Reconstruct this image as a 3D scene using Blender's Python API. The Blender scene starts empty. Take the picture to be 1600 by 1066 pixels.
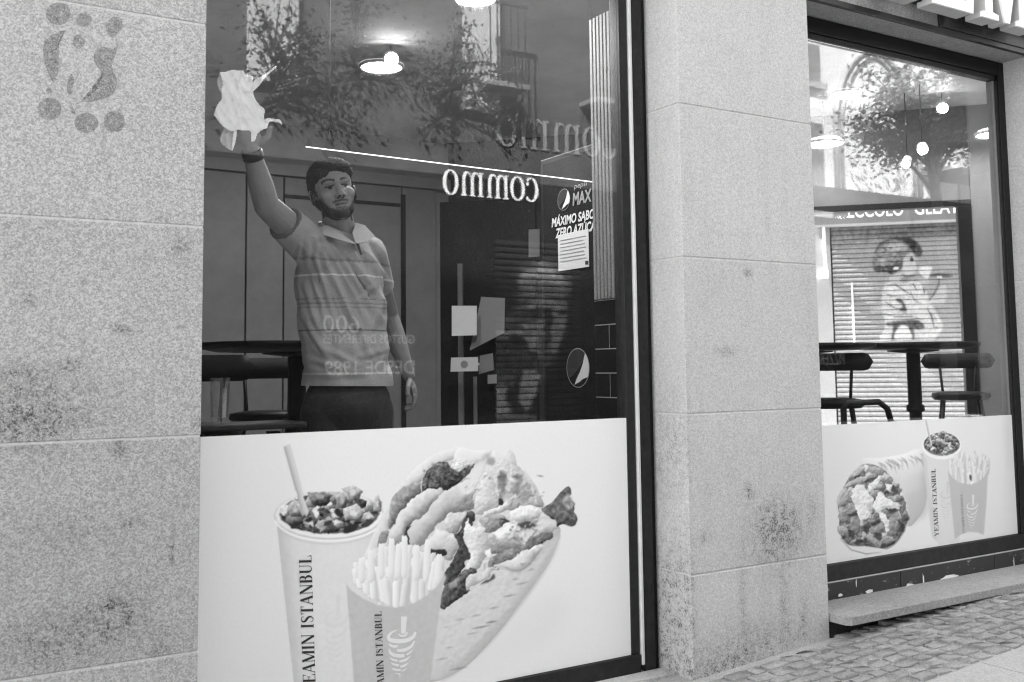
import bpy, bmesh, math, random
import numpy as np
from mathutils import Vector, Matrix, Euler

SC = bpy.context.scene
COL = SC.collection
rnd = random.Random(11)
NR = np.random.default_rng(5)
PI = math.pi

# ------------------------------------------------------------------ camera
FPX, CXP, CYP = 1593.0, 800.0, 443.0          # focal length and principal point of the (cropped) photograph
YAW, PITCH, ROLL = math.radians(31.73), math.radians(4.73), math.radians(-0.67)
CAM_O = np.array([0.0, -3.21, 1.348])
_F = np.array([math.sin(YAW) * math.cos(PITCH), math.cos(YAW) * math.cos(PITCH), math.sin(PITCH)])
_R = np.array([math.cos(YAW), -math.sin(YAW), 0.0])
_U = np.cross(_R, _F)
_c, _s = math.cos(ROLL), math.sin(ROLL)
_R, _U = _R * _c + _U * _s, _U * _c - _R * _s
cam = bpy.data.cameras.new('camera')
cam_ob = bpy.data.objects.new('camera', cam)
COL.objects.link(cam_ob)
cam.sensor_fit = 'HORIZONTAL'
cam.sensor_width = 36.0
cam.lens = 36.0 * FPX / 1600.0
cam.shift_y = (CYP - 533.0) / 1600.0
cam.clip_end = 500.0
cam.clip_start = 0.05
M = Matrix.Identity(4)
for i in range(3):
    M[i][0], M[i][1], M[i][2], M[i][3] = _R[i], _U[i], -_F[i], CAM_O[i]
cam_ob.matrix_world = M
SC.camera = cam_ob
cam.dof.use_dof = True
cam.dof.focus_distance = 4.1
cam.dof.aperture_fstop = 6.3

# ------------------------------------------------------------------ sky, sun, exposure (a black and white photograph: all light is neutral)
SUN_DIR = Vector((-0.64, 0.60, 0.84)).normalized()      # towards the sun: behind the shop, street side in open shade
w = bpy.data.worlds.new('World')
SC.world = w
w.use_nodes = True
wn = w.node_tree
wn.nodes.clear()
sky = wn.nodes.new('ShaderNodeTexSky')
sky.sky_type = 'NISHITA'
sky.sun_disc = False
sky.sun_elevation = math.asin(SUN_DIR.z)
sky.sun_rotation = math.atan2(SUN_DIR.x, SUN_DIR.y)
bw = wn.nodes.new('ShaderNodeRGBToBW')
bg = wn.nodes.new('ShaderNodeBackground')
bg.inputs['Strength'].default_value = 0.15
wo = wn.nodes.new('ShaderNodeOutputWorld')
wn.links.new(sky.outputs[0], bw.inputs[0])
wn.links.new(bw.outputs[0], bg.inputs[0])
wn.links.new(bg.outputs[0], wo.inputs[0])
sun = bpy.data.lights.new('sun', 'SUN')
sun.energy = 4.5
sun.angle = math.radians(0.6)
sun_ob = bpy.data.objects.new('sun', sun)
COL.objects.link(sun_ob)
sun_ob.rotation_euler = (-SUN_DIR).to_track_quat('-Z', 'Y').to_euler()
SC.view_settings.view_transform = 'Standard'
SC.view_settings.look = 'None'
SC.view_settings.gamma = 1.0
SC.view_settings.use_curve_mapping = False
SC.view_settings.exposure = 3.48
SC.cycles.use_denoising = True
SC.cycles.denoising_input_passes = 'RGB_ALBEDO_NORMAL'
SC.cycles.denoising_prefilter = 'NONE'
SC.cycles.filter_width = 1.2
SC.cycles.max_bounces = 7
SC.cycles.diffuse_bounces = 3
SC.cycles.glossy_bounces = 4
SC.cycles.transparent_max_bounces = 16
SC.cycles.sample_clamp_indirect = 6.0
SC.cycles.caustics_reflective = False
SC.cycles.caustics_refractive = False

# ------------------------------------------------------------------ measuring helpers: sight lines of the surveyed photograph -> places in the street
def _ray(px, py):
    return _F + _R * ((px - CXP) / FPX) - _U * ((py - CYP) / FPX)
def atY(px, py, y):
    d = _ray(px, py); return CAM_O + d * ((y - CAM_O[1]) / d[1])
def atX(px, py, x):
    d = _ray(px, py); return CAM_O + d * ((x - CAM_O[0]) / d[0])
def atZ(px, py, z):
    d = _ray(px, py); return CAM_O + d * ((z - CAM_O[2]) / d[2])
def proj(P):
    v = np.asarray(P, float) - CAM_O
    dz = v @ _F
    return CXP + FPX * (v @ _R) / dz, CYP - FPX * (v @ _U) / dz
YG = 0.215                                        # plane of the shop glass
YO = -7.5                                         # facade across the street
def across(px, py, y=YO):
    p = atY(px, py, 2 * YG - y); return np.array([p[0], y, p[2]])
TH = math.radians(46)                             # the corner of the shop is cut off at an angle
DN = np.array([math.sin(TH), math.cos(TH), 0.0]); DU = np.array([math.cos(TH), -math.sin(TH), 0.0])
def diag(t, dist, z):                             # t metres to the right along the splayed side, dist from the viewer's standpoint
    p = np.array([0, CAM_O[1], 0]) + DN * dist + DU * t; p[2] = z; return p
def atD(px, py, dist):
    d = _ray(px, py); k = dist / (d @ DN); p = CAM_O + d * k
    return float((p - np.array([0, CAM_O[1], 0])) @ DU), float(p[2])
GSL = 0.06
def gz(x):
    return 0.084 + GSL * (min(max(x, -8.0), 9.0) - 2.8)

# ------------------------------------------------------------------ objects
def tag(o, label=None, cat=None, group=None, kind=None):
    if label: o['label'] = label
    if cat: o['category'] = cat
    if group: o['group'] = group
    if kind: o['kind'] = kind
    return o
def thing(name, label, cat, loc=(0, 0, 0), group=None):
    o = bpy.data.objects.new(name, None)
    o.empty_display_size = 0.1
    COL.objects.link(o); o.location = [float(v) for v in loc]
    return tag(o, label, cat, group)
def setting(name, loc=(0, 0, 0)):
    o = bpy.data.objects.new(name, None); o.empty_display_size = 0.1
    COL.objects.link(o); o.location = [float(v) for v in loc]; o['kind'] = 'structure'
    return o
def link(name, me, mat=None, parent=None):
    o = bpy.data.objects.new(name, me); COL.objects.link(o)
    if mat is not None and len(me.materials) == 0: me.materials.append(mat)
    if parent is not None:
        o.parent = parent
        if parent.type == 'EMPTY': o.matrix_parent_inverse = Matrix.Translation(parent.location).inverted()
    return o
def copy_tree(o, parent=None):
    c = o.copy(); COL.objects.link(c)
    if parent is not None: c.parent = parent; c.matrix_parent_inverse = o.matrix_parent_inverse.copy()
    for ch in o.children: copy_tree(ch, c)
    return c

class MB:
    def __init__(s): s.v = []; s.f = []
    def add(s, vs, fs):
        n = len(s.v); s.v += [tuple(float(c) for c in p) for p in vs]; s.f += [tuple(i + n for i in f) for f in fs]; return s
    def box(s, x0, x1, y0, y1, z0, z1):
        return s.add([(x0, y0, z0), (x1, y0, z0), (x1, y1, z0), (x0, y1, z0), (x0, y0, z1), (x1, y0, z1), (x1, y1, z1), (x0, y1, z1)],
                     [(0, 3, 2, 1), (4, 5, 6, 7), (0, 1, 5, 4), (1, 2, 6, 5), (2, 3, 7, 6), (3, 0, 4, 7)])
    def obox(s, o, ex, ey, ez, a0, a1, b0, b1, c0, c1):
        o, ex, ey, ez = map(lambda q: np.asarray(q, float), (o, ex, ey, ez))
        P = [o + ex * a + ey * b + ez * c for c in (c0, c1) for a, b in ((a0, b0), (a1, b0), (a1, b1), (a0, b1))]
        return s.add(P, [(0, 3, 2, 1), (4, 5, 6, 7), (0, 1, 5, 4), (1, 2, 6, 5), (2, 3, 7, 6), (3, 0, 4, 7)])
    def prism(s, poly, o, ex, ey, ez, d0, d1):
        o, ex, ey, ez = map(lambda q: np.asarray(q, float), (o, ex, ey, ez)); n = len(poly)
        P = [o + ex * a + ey * b + ez * d for d in (d0, d1) for a, b in poly]
        return s.add(P, [tuple(reversed(range(n))), tuple(range(n, 2 * n))] + [(i, (i + 1) % n, n + (i + 1) % n, n + i) for i in range(n)])
    def tube(s, pts, r, seg=8, cap=True):
        pts = [Vector([float(c) for c in p]) for p in pts]; n0 = len(s.v)
        rs = r if hasattr(r, '__len__') else [r] * len(pts)
        up = None
        for i, p in enumerate(pts):
            t = (pts[min(i + 1, len(pts) - 1)] - pts[max(i - 1, 0)]).normalized()
            if up is None: up = t.orthogonal().normalized()
            up = (up - t * up.dot(t)); up = up.normalized() if up.length > 1e-6 else t.orthogonal().normalized()
            sd = t.cross(up)
            for k in range(seg):
                a = 2 * PI * k / seg; q = p + (up * math.cos(a) + sd * math.sin(a)) * rs[i]; s.v.append(tuple(q))
        for i in range(len(pts) - 1):
            for k in range(seg):
                a = n0 + i * seg + k; b = n0 + i * seg + (k + 1) % seg
                s.f.append((a, b, b + seg, a + seg))
        if cap:
            s.f.append(tuple(n0 + k for k in reversed(range(seg)))); s.f.append(tuple(n0 + (len(pts) - 1) * seg + k for k in range(seg)))
        return s
    def lathe(s, prof, c, seg=24, cap=True):
        n0 = len(s.v)
        for r, z in prof:
            for k in range(seg):
                a = 2 * PI * k / seg; s.v.append((c[0] + r * math.cos(a), c[1] + r * math.sin(a), c[2] + z))
        for i in range(len(prof) - 1):
            for k in range(seg):
                a = n0 + i * seg + k; b = n0 + i * seg + (k + 1) % seg
                s.f.append((a, b, b + seg, a + seg))
        if cap:
            s.f.append(tuple(n0 + k for k in reversed(range(seg)))); s.f.append(tuple(n0 + (len(prof) - 1) * seg + k for k in range(seg)))
        return s
    def mesh(s, name='m', smooth=False, bevel=0, bseg=2):
        me = bpy.data.meshes.new(name); me.from_pydata(s.v, [], s.f)
        if bevel:
            bm = bmesh.new(); bm.from_mesh(me)
            bmesh.ops.bevel(bm, geom=bm.edges[:], offset=bevel, segments=bseg, affect='EDGES', profile=0.5)
            bm.to_mesh(me); bm.free()
        if smooth: me.polygons.foreach_set('use_smooth', [True] * len(me.polygons))
        me.update(); return me
    def build(s, name, mat, parent=None, smooth=False, bevel=0, bseg=2):
        return link(name, s.mesh(name, smooth, bevel, bseg), mat, parent)

# ------------------------------------------------------------------ materials (all neutral grey)
def nd(nt, typ, ins=None, **props):
    n = nt.nodes.new(typ)
    for k, v in props.items(): setattr(n, k, v)
    for k, v in (ins or {}).items():
        if isinstance(v, bpy.types.NodeSocket): nt.links.new(v, n.inputs[k])
        else: n.inputs[k].default_value = v
    return n
def math_(nt, op, a, b=0.0, clamp=False):
    return nd(nt, 'ShaderNodeMath', {0: a, 1: b}, operation=op, use_clamp=clamp).outputs[0]
def base_mat(name):
    m = bpy.data.materials.new(name); m.use_nodes = True
    nt = m.node_tree; b = nt.nodes['Principled BSDF']
    return m, nt, b
def grey(v): return (v, v, v, 1.0)
def mat_plain(name, v, rough=0.6, var=0.08, scale=8.0, bump=0.0, bscale=60.0, spec=0.5, metal=0.0):
    m, nt, b = base_mat(name)
    co = nd(nt, 'ShaderNodeTexCoord').outputs['Object']
    nz = nd(nt, 'ShaderNodeTexNoise', {'Vector': co, 'Scale': scale, 'Detail': 5.0, 'Roughness': 0.6}).outputs[0]
    g = nd(nt, 'ShaderNodeMapRange', {0: nz, 1: 0.25, 2: 0.75, 3: v * (1 - var), 4: v * (1 + var)}).outputs[0]
    nt.links.new(g, b.inputs['Base Color'])
    b.inputs['Roughness'].default_value = rough; b.inputs['Specular IOR Level'].default_value = spec; b.inputs['Metallic'].default_value = metal
    if bump:
        n2 = nd(nt, 'ShaderNodeTexNoise', {'Vector': co, 'Scale': bscale, 'Detail': 4.0}).outputs[0]
        nt.links.new(nd(nt, 'ShaderNodeBump', {'Strength': bump, 'Distance': 0.01, 'Height': n2}).outputs[0], b.inputs['Normal'])
    return m
def mat_stone(name, v=0.45, spots=(), grain=150.0, contrast=0.3, dirt=0.25, bump=0.25):
    """speckled granite with weathering; spots = (x, z, rx, rz, strength) stains on the street face"""
    m, nt, b = base_mat(name)
    geo = nd(nt, 'ShaderNodeNewGeometry').outputs['Position']
    vc = nd(nt, 'ShaderNodeTexVoronoi', {'Vector': geo, 'Scale': grain * 1.5}).outputs['Color']
    n1 = nd(nt, 'ShaderNodeSeparateColor', {0: vc}).outputs[0]
    n2 = nd(nt, 'ShaderNodeTexNoise', {'Vector': geo, 'Scale': grain * 0.42, 'Detail': 2.0}).outputs[0]
    n3 = nd(nt, 'ShaderNodeTexNoise', {'Vector': geo, 'Scale': 3.2, 'Detail': 6.0, 'Roughness': 0.65}).outputs[0]
    sx = nd(nt, 'ShaderNodeMapping', {'Vector': geo, 'Scale': (14.0, 14.0, 1.6)}).outputs[0]
    n4 = nd(nt, 'ShaderNodeTexNoise', {'Vector': sx, 'Scale': 1.0, 'Detail': 5.0, 'Roughness': 0.6}).outputs[0]
    g1 = nd(nt, 'ShaderNodeMapRange', {0: n1, 1: 0.0, 2: 1.0, 3: 1 - contrast * 1.15, 4: 1 + contrast * 0.8}).outputs[0]
    g2 = nd(nt, 'ShaderNodeMapRange', {0: n2, 1: 0.3, 2: 0.7, 3: 1 - contrast * 0.3, 4: 1 + contrast * 0.3}).outputs[0]
    g3 = nd(nt, 'ShaderNodeMapRange', {0: n3, 1: 0.3, 2: 0.72, 3: 1.05, 4: 1.05 - dirt * 0.5}).outputs[0]
    g4 = nd(nt, 'ShaderNodeMapRange', {0: n4, 1: 0.5, 2: 0.78, 3: 1.0, 4: 1.0 - dirt * 0.45}).outputs[0]
    val = math_(nt, 'MULTIPLY', math_(nt, 'MULTIPLY', g1, g2), math_(nt, 'MULTIPLY', g3, g4))
    if spots:
        sep = nd(nt, 'ShaderNodeSeparateXYZ', {0: geo})
        na = nd(nt, 'ShaderNodeTexNoise', {'Vector': geo, 'Scale': 32.0, 'Detail': 5.0, 'Roughness': 0.7}).outputs[0]
        nb = nd(nt, 'ShaderNodeTexNoise', {'Vector': geo, 'Scale': 120.0, 'Detail': 3.0, 'Roughness': 0.7}).outputs[0]
        na = nd(nt, 'ShaderNodeMapRange', {0: na, 1: 0.40, 2: 0.62, 3: 0.0, 4: 1.0}).outputs[0]
        nb = nd(nt, 'ShaderNodeMapRange', {0: nb, 1: 0.44, 2: 0.60, 3: 0.1, 4: 1.0}).outputs[0]
        nf = math_(nt, 'MULTIPLY', na, nb)
        acc = None
        for (x, z, rx, rz, st) in spots:
            dx = math_(nt, 'MULTIPLY', math_(nt, 'SUBTRACT', sep.outputs[0], x), 1 / rx)
            dz = math_(nt, 'MULTIPLY', math_(nt, 'SUBTRACT', sep.outputs[2], z), 1 / rz)
            r2 = math_(nt, 'ADD', math_(nt, 'MULTIPLY', dx, dx), math_(nt, 'MULTIPLY', dz, dz))
            e = math_(nt, 'MULTIPLY', math_(nt, 'POWER', 2.718, math_(nt, 'MULTIPLY', r2, -1.0)), st)
            acc = e if acc is None else math_(nt, 'ADD', acc, e)
        st = math_(nt, 'MULTIPLY', acc, math_(nt, 'ADD', math_(nt, 'MULTIPLY', nf, 1.3), 0.10), True)
        val = math_(nt, 'MULTIPLY', val, math_(nt, 'SUBTRACT', 1.0, math_(nt, 'MINIMUM', st, 0.8)))
    rb = nd(nt, 'ShaderNodeObjectInfo').outputs['Random']
    val = math_(nt, 'MULTIPLY', val, nd(nt, 'ShaderNodeMapRange', {0: rb, 1: 0.0, 2: 1.0, 3: v * 0.94, 4: v * 1.05}).outputs[0])
    nt.links.new(val, b.inputs['Base Color'])
    b.inputs['Roughness'].default_value = 0.75; b.inputs['Specular IOR Level'].default_value = 0.3
    nt.links.new(nd(nt, 'ShaderNodeBump', {'Strength': bump, 'Distance': 0.003, 'Height': n2}).outputs[0], b.inputs['Normal'])
    return m
def mat_glass(name, ior=1.5, gain=2.0, dirt=0.0):
    m = bpy.data.materials.new(name); m.use_nodes = True; nt = m.node_tree; nt.nodes.clear()
    gm = nd(nt, 'ShaderNodeNewGeometry')
    cs = math_(nt, 'ABSOLUTE', nd(nt, 'ShaderNodeVectorMath', {0: gm.outputs['Incoming'], 1: gm.outputs['Normal']}, operation='DOT_PRODUCT').outputs['Value'])
    f0 = ((ior - 1) / (ior + 1)) ** 2
    fac = math_(nt, 'MULTIPLY', math_(nt, 'ADD', math_(nt, 'MULTIPLY', math_(nt, 'POWER', math_(nt, 'SUBTRACT', 1.0, cs), 5.0), 1 - f0), f0), gain, True)
    tr = nd(nt, 'ShaderNodeBsdfTransparent', {'Color': grey(0.985)})
    gl = nd(nt, 'ShaderNodeBsdfGlossy', {'Color': grey(1.0), 'Roughness': 0.014})
    mx = nd(nt, 'ShaderNodeMixShader', {0: fac, 1: tr.outputs[0], 2: gl.outputs[0]})
    out = mx.outputs[0]
    if dirt:
        geo = nd(nt, 'ShaderNodeNewGeometry').outputs['Position']
        n = nd(nt, 'ShaderNodeTexNoise', {'Vector': geo, 'Scale': 5.0, 'Detail': 8.0, 'Roughness': 0.7}).outputs[0]
        df = nd(nt, 'ShaderNodeBsdfDiffuse', {'Color': grey(0.6)})
        f2 = nd(nt, 'ShaderNodeMapRange', {0: n, 1: 0.3, 2: 0.8, 3: 0.0, 4: dirt}).outputs[0]
        out = nd(nt, 'ShaderNodeMixShader', {0: f2, 1: out, 2: df.outputs[0]}).outputs[0]
    o = nd(nt, 'ShaderNodeOutputMaterial', {0: out})
    return m
def mat_emit(name, s):
    m = bpy.data.materials.new(name); m.use_nodes = True; nt = m.node_tree; nt.nodes.clear()
    nd(nt, 'ShaderNodeOutputMaterial', {0: nd(nt, 'ShaderNodeEmission', {'Color': grey(1.0), 'Strength': s}).outputs[0]})
    return m
def mat_vcol(name, rough=0.7, spec=0.3, var=0.06, scale=60.0, bump=0.0, bscale=200.0):
    """colour comes from the object's own print / paint / skin colour attribute"""
    m, nt, b = base_mat(name)
    at = nd(nt, 'ShaderNodeAttribute', attribute_name='print').outputs['Fac']
    co = nd(nt, 'ShaderNodeTexCoord').outputs['Object']
    nz = nd(nt, 'ShaderNodeTexNoise', {'Vector': co, 'Scale': scale, 'Detail': 3.0}).outputs[0]
    g = nd(nt, 'ShaderNodeMapRange', {0: nz, 1: 0.3, 2: 0.7, 3: 1 - var, 4: 1 + var}).outputs[0]
    nt.links.new(math_(nt, 'MULTIPLY', at, g), b.inputs['Base Color'])
    b.inputs['Roughness'].default_value = rough; b.inputs['Specular IOR Level'].default_value = spec
    if bump:
        n2 = nd(nt, 'ShaderNodeTexNoise', {'Vector': co, 'Scale': bscale, 'Detail': 4.0}).outputs[0]
        nt.links.new(nd(nt, 'ShaderNodeBump', {'Strength': bump, 'Distance': 0.005, 'Height': n2}).outputs[0], b.inputs['Normal'])
    return m
def set_print(me, vals):
    a = me.attributes.new('print', 'FLOAT', 'POINT'); a.data.foreach_set('value', np.asarray(vals, np.float32).ravel())
def lin(g):
    g = np.clip(np.asarray(g, float), 0, 1)
    return np.where(g <= 0.04045, g / 12.92, ((g + 0.055) / 1.055) ** 2.4)

MT = {}
MT['black'] = mat_plain('black_powder_coat', 0.008, 0.5, 0.3, 20, spec=0.25)
MT['frame'] = mat_plain('dark_frame_metal', 0.016, 0.55, 0.5, 30, bump=0.1, bscale=80, spec=0.3)
MT['dark'] = mat_plain('dark_grey_paint', 0.025, 0.6, 0.35, 12, spec=0.3)
MT['seal'] = mat_plain('white_silicone', 0.62, 0.6, 0.1, 20)
MT['white'] = mat_plain('white_paint', 0.78, 0.5, 0.05, 10)
MT['paper'] = mat_plain('white_paper', 0.86, 0.8, 0.02, 25, bump=0.15, bscale=60)
MT['wall_grey'] = mat_plain('grey_wall_paint', 0.20, 0.6, 0.10, 6)
MT['panel'] = mat_plain('grey_wall_panel', 0.165, 0.55, 0.12, 9)
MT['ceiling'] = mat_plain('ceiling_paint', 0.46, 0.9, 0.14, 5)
MT['floor'] = mat_plain('shop_floor_tile', 0.22, 0.4, 0.15, 6)
MT['slat'] = mat_plain('wood_slat', 0.22, 0.6, 0.45, 140)
MT['tile'] = mat_plain('black_glazed_tile', 0.006, 0.5, 0.4, 30, spec=0.2)
MT['grout'] = mat_plain('white_grout', 0.5, 0.9, 0.15, 30)
MT['glass'] = mat_glass('shop_glass', 1.52, 1.4, 0.010)
MT['clear'] = mat_glass('clear_glass', 1.45, 1.0)
MT['render_white'] = mat_plain('white_render', 0.52, 0.9, 0.06, 2.0)
MT['render_grey'] = mat_plain('grey_render', 0.30, 0.9, 0.12, 2.0)
MT['render_dark'] = mat_plain('dark_brick', 0.03, 0.95, 0.3, 10.0, spec=0.05)
MT['shade'] = mat_plain('louvred_shutter', 0.16, 0.7, 0.2, 10.0)
MT['iron'] = mat_plain('wrought_iron', 0.02, 0.5, 0.2, 20.0)
MT['letter'] = mat_plain('sign_letter_white', 0.82, 0.5, 0.05, 10)
MT['letter_grey'] = mat_plain('sign_letter_grey', 0.22, 0.5, 0.05, 10)
MT['ink'] = mat_plain('black_ink', 0.02, 0.6, 0.1, 30)
MT['ink_white'] = mat_plain('white_ink', 0.74, 0.6, 0.03, 30)
MT['ink_pale'] = mat_plain('pale_ink', 0.60, 0.6, 0.03, 30)
MT['ink_mid'] = mat_plain('mid_ink', 0.25, 0.6, 0.03, 30)
MT['print'] = mat_vcol('poster_print', 0.55, 0.3, 0.015, 90)
MT['mural'] = mat_vcol('spray_paint_on_metal', 0.7, 0.2, 0.12, 40)
MT['lamp'] = mat_emit('lamp_diffuser', 3.0)
MT['led'] = mat_emit('led_diffuser', 0.35)
MT['spot'] = mat_emit('spot_lens', 12.0)
MT['leaf'] = mat_plain('leaf', 0.09, 0.6, 0.4, 30)
MT['bark'] = mat_plain('bark', 0.08, 0.9, 0.3, 30, bump=0.5)
# ------------------------------------------------------------------ lettering
SER = 0.045
def g_serif(x, y, w=0.30, t=SER): return ([(x - w / 2, y), (x + w / 2, y)], [t, t])
def arc(cx, cy, rx, ry, a0, a1, n=14): return [(cx + rx * math.cos(math.radians(a0 + (a1 - a0) * i / n)), cy + ry * math.sin(math.radians(a0 + (a1 - a0) * i / n))) for i in range(n + 1)]
TK, HN = 0.19, 0.055
def ring(cx, cy, rx, ry, thick=0.2, thin=0.055, a0=0, a1=360, n=30):
    p = arc(cx, cy, rx, ry, a0, a1, n)
    w = [thin + (thick - thin) * abs(math.cos(math.radians(a0 + (a1 - a0) * i / n))) ** 1.3 for i in range(n + 1)]
    return (p, w)
def stem(x, t=TK, y0=0.0, y1=1.0): return ([(x, y0), (x, y1)], [t, t])
b_, t_ = SER / 2, 1 - SER / 2
GL = {
 'Y': (0.92, [([(0.10, 1), (0.46, 0.46)], [TK, TK]), ([(0.82, 1), (0.46, 0.46)], [HN, HN]), stem(0.46, TK, 0, 0.5), g_serif(0.11, t_), g_serif(0.82, t_, 0.22), g_serif(0.46, b_, 0.36)]),
 'E': (0.84, [stem(0.2), ([(0.08, t_), (0.74, t_)], [SER, SER]), ([(0.74, 0.99), (0.70, 0.72)], [0.09, 0.02]), ([(0.2, 0.52), (0.55, 0.52)], [HN, HN]), ([(0.55, 0.66), (0.55, 0.38)], [0.05, 0.05]), ([(0.08, b_), (0.78, b_)], [SER, SER]), ([(0.78, 0.01), (0.73, 0.30)], [0.10, 0.02])]),
 'A': (0.94, [([(0.09, 0), (0.45, 1)], [HN, HN]), ([(0.43, 1), (0.80, 0)], [TK, TK]), ([(0.20, 0.33), (0.66, 0.33)], [HN, HN]), g_serif(0.09, b_, 0.24), g_serif(0.80, b_, 0.34)]),
 'M': (1.14, [stem(0.14, HN), ([(0.13, 1), (0.56, 0.02)], [TK, TK]), ([(0.56, 0.02), (0.95, 1)], [HN, HN]), stem(0.98), g_serif(0.14, b_, 0.24), g_serif(0.12, t_, 0.2), g_serif(0.98, b_, 0.34), g_serif(1.0, t_, 0.28)]),
 'I': (0.44, [stem(0.22), g_serif(0.22, b_, 0.36), g_serif(0.22, t_, 0.36)]),
 'N': (0.98, [stem(0.14, HN), ([(0.14, 1), (0.82, 0.0)], [TK, TK]), stem(0.83, HN), g_serif(0.14, b_, 0.24), g_serif(0.12, t_, 0.22), g_serif(0.83, t_, 0.24)]),
 'S': (0.72, [([(0.60, 0.74), (0.58, 0.90), (0.44, 0.975), (0.30, 0.975), (0.16, 0.90), (0.13, 0.76), (0.20, 0.64), (0.36, 0.54), (0.52, 0.43), (0.59, 0.30), (0.57, 0.14), (0.44, 0.025), (0.28, 0.025), (0.14, 0.11), (0.10, 0.28)], [0.03, 0.05, 0.05, 0.06, 0.1, 0.14, 0.18, 0.2, 0.18, 0.14, 0.1, 0.06, 0.05, 0.05, 0.03])]),
 'T': (0.84, [stem(0.42), ([(0.06, t_), (0.78, t_)], [SER, SER]), ([(0.07, 0.99), (0.11, 0.70)], [0.09, 0.02]), ([(0.77, 0.99), (0.73, 0.70)], [0.09, 0.02]), g_serif(0.42, b_, 0.36)]),
 'B': (0.84, [stem(0.2), ([(0.06, t_), (0.42, t_)], [SER, SER]), ([(0.06, b_), (0.44, b_)], [SER, SER]), ([(0.2, 0.53), (0.42, 0.53)], [SER, SER]), (arc(0.42, 0.755, 0.20, 0.22, 88, -88), [0.05 + 0.13 * math.sin(PI * i / 14) for i in range(15)]), (arc(0.44, 0.275, 0.24, 0.25, 88, -88), [0.05 + 0.14 * math.sin(PI * i / 14) for i in range(15)])]),
 'U': (0.92, [([(0.2, 1.0), (0.2, 0.30)] + arc(0.47, 0.29, 0.27, 0.265, 190, 350, 10) + [(0.74, 0.30), (0.74, 1)], [TK, TK, 0.18, 0.15, 0.12, 0.09, 0.07, 0.06] + [HN] * 7), g_serif(0.2, t_, 0.36), g_serif(0.74, t_, 0.24)]),
 'L': (0.80, [stem(0.2), ([(0.06, b_), (0.72, b_)], [SER, SER]), ([(0.72, 0.01), (0.66, 0.34)], [0.10, 0.02]), g_serif(0.2, t_, 0.36)]),
 'o': (0.94, [ring(0.47, 0.5, 0.36, 0.49)]),
 'c': (0.84, [ring(0.48, 0.5, 0.37, 0.49, a0=48, a1=318), ([(0.70, 0.80), (0.70, 0.66)], [0.16, 0.13])]),
 'm': (1.52, [stem(0.24, 0.18), stem(0.74, 0.18, 0, 0.8), stem(1.24, 0.18, 0, 0.8), g_serif(0.24, b_, 0.36), g_serif(0.74, b_, 0.36), g_serif(1.24, b_, 0.36), g_serif(0.16, t_, 0.2),
   (arc(0.52, 0.66, 0.22, 0.31, 150, 0, 8), [0.05, 0.06, 0.07, 0.09, 0.12, 0.15, 0.17, 0.18, 0.18]), (arc(1.02, 0.66, 0.22, 0.31, 150, 0, 8), [0.05, 0.06, 0.07, 0.09, 0.12, 0.15, 0.17, 0.18, 0.18])]),
 ' ': (0.42, []),
}
def ribbon(pts, ws):
    P = np.asarray(pts, float); n = len(P); L = []; Rr = []
    for i in range(n):
        t = P[min(i + 1, n - 1)] - P[max(i - 1, 0)]; t /= (np.hypot(*t) + 1e-9); nrm = np.array([-t[1], t[0]])
        L.append(P[i] + nrm * ws[i] / 2); Rr.append(P[i] - nrm * ws[i] / 2)
    vs = L + Rr; fs = [(i, i + n, i + n + 1, i + 1) for i in range(n - 1)]
    return vs, fs
def strokes_mesh(name, strokes, o, ex, ey, ez, step=0.00004, lift=0.0):
    o, ex, ey, ez = map(lambda q: np.asarray(q, float), (o, ex, ey, ez)); mb = MB()
    for k, (p, ws) in enumerate(strokes):
        vs, fs = ribbon(p, ws); mb.add([o + ex * a + ey * b + ez * (lift + step * k) for a, b in vs], fs)
    return mb.mesh(name)
def serif_strokes(text, gap=0.06):
    out = []; x = 0
    for ch in text:
        wd, st = GL[ch]
        for p, ws in st: out.append(([(a + x, b) for a, b in p], ws))
        x += wd + gap
    return out, x - gap
def serif_text(name, text, o, ex, ey, ez, length, height, mat, parent=None, gap=0.06, lift=0.0):
    """ex/ey/ez unit vectors: along the text, towards letter tops, out of the surface"""
    st, wd = serif_strokes(text, gap)
    ex = np.asarray(ex, float) * (length / wd); ey = np.asarray(ey, float) * height
    return link(name, strokes_mesh(name, st, o, ex, ey, ez, lift=lift), mat, parent)
def sans_mesh(name, text, o, ex, ey, ez, width, height, bold=0.0, shear=0.0, depth=0.0, lift=0.0):
    cu = bpy.data.curves.new('t', 'FONT'); cu.body = text; cu.size = 1.0; cu.offset = bold; cu.shear = shear; cu.resolution_u = 4
    cu.extrude = 0.0
    ob = bpy.data.objects.new('t', cu); COL.objects.link(ob)
    dg = bpy.context.evaluated_depsgraph_get(); me = bpy.data.meshes.new_from_object(ob.evaluated_get(dg)); me.name = name
    bpy.data.objects.remove(ob); bpy.data.curves.remove(cu)
    n = len(me.vertices); co = np.empty(n * 3); me.vertices.foreach_get('co', co); co = co.reshape(-1, 3)
    mn, mx = co.min(0), co.max(0); s = (co[:, :2] - mn[:2]) / (mx - mn)[:2]
    o, ex, ey, ez = map(lambda q: np.asarray(q, float), (o, ex, ey, ez))
    W = o + np.outer(s[:, 0] * width, ex) + np.outer(s[:, 1] * height, ey) + ez * lift
    me.vertices.foreach_set('co', W.ravel()); me.materials.clear()
    if depth:
        bm = bmesh.new(); bm.from_mesh(me)
        r = bmesh.ops.extrude_face_region(bm, geom=bm.faces[:])
        vs = [v for v in r['geom'] if isinstance(v, bmesh.types.BMVert)]
        bmesh.ops.translate(bm, verts=vs, vec=Vector(ez * depth)); bm.to_mesh(me); bm.free()
    me.update(); return me

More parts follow.
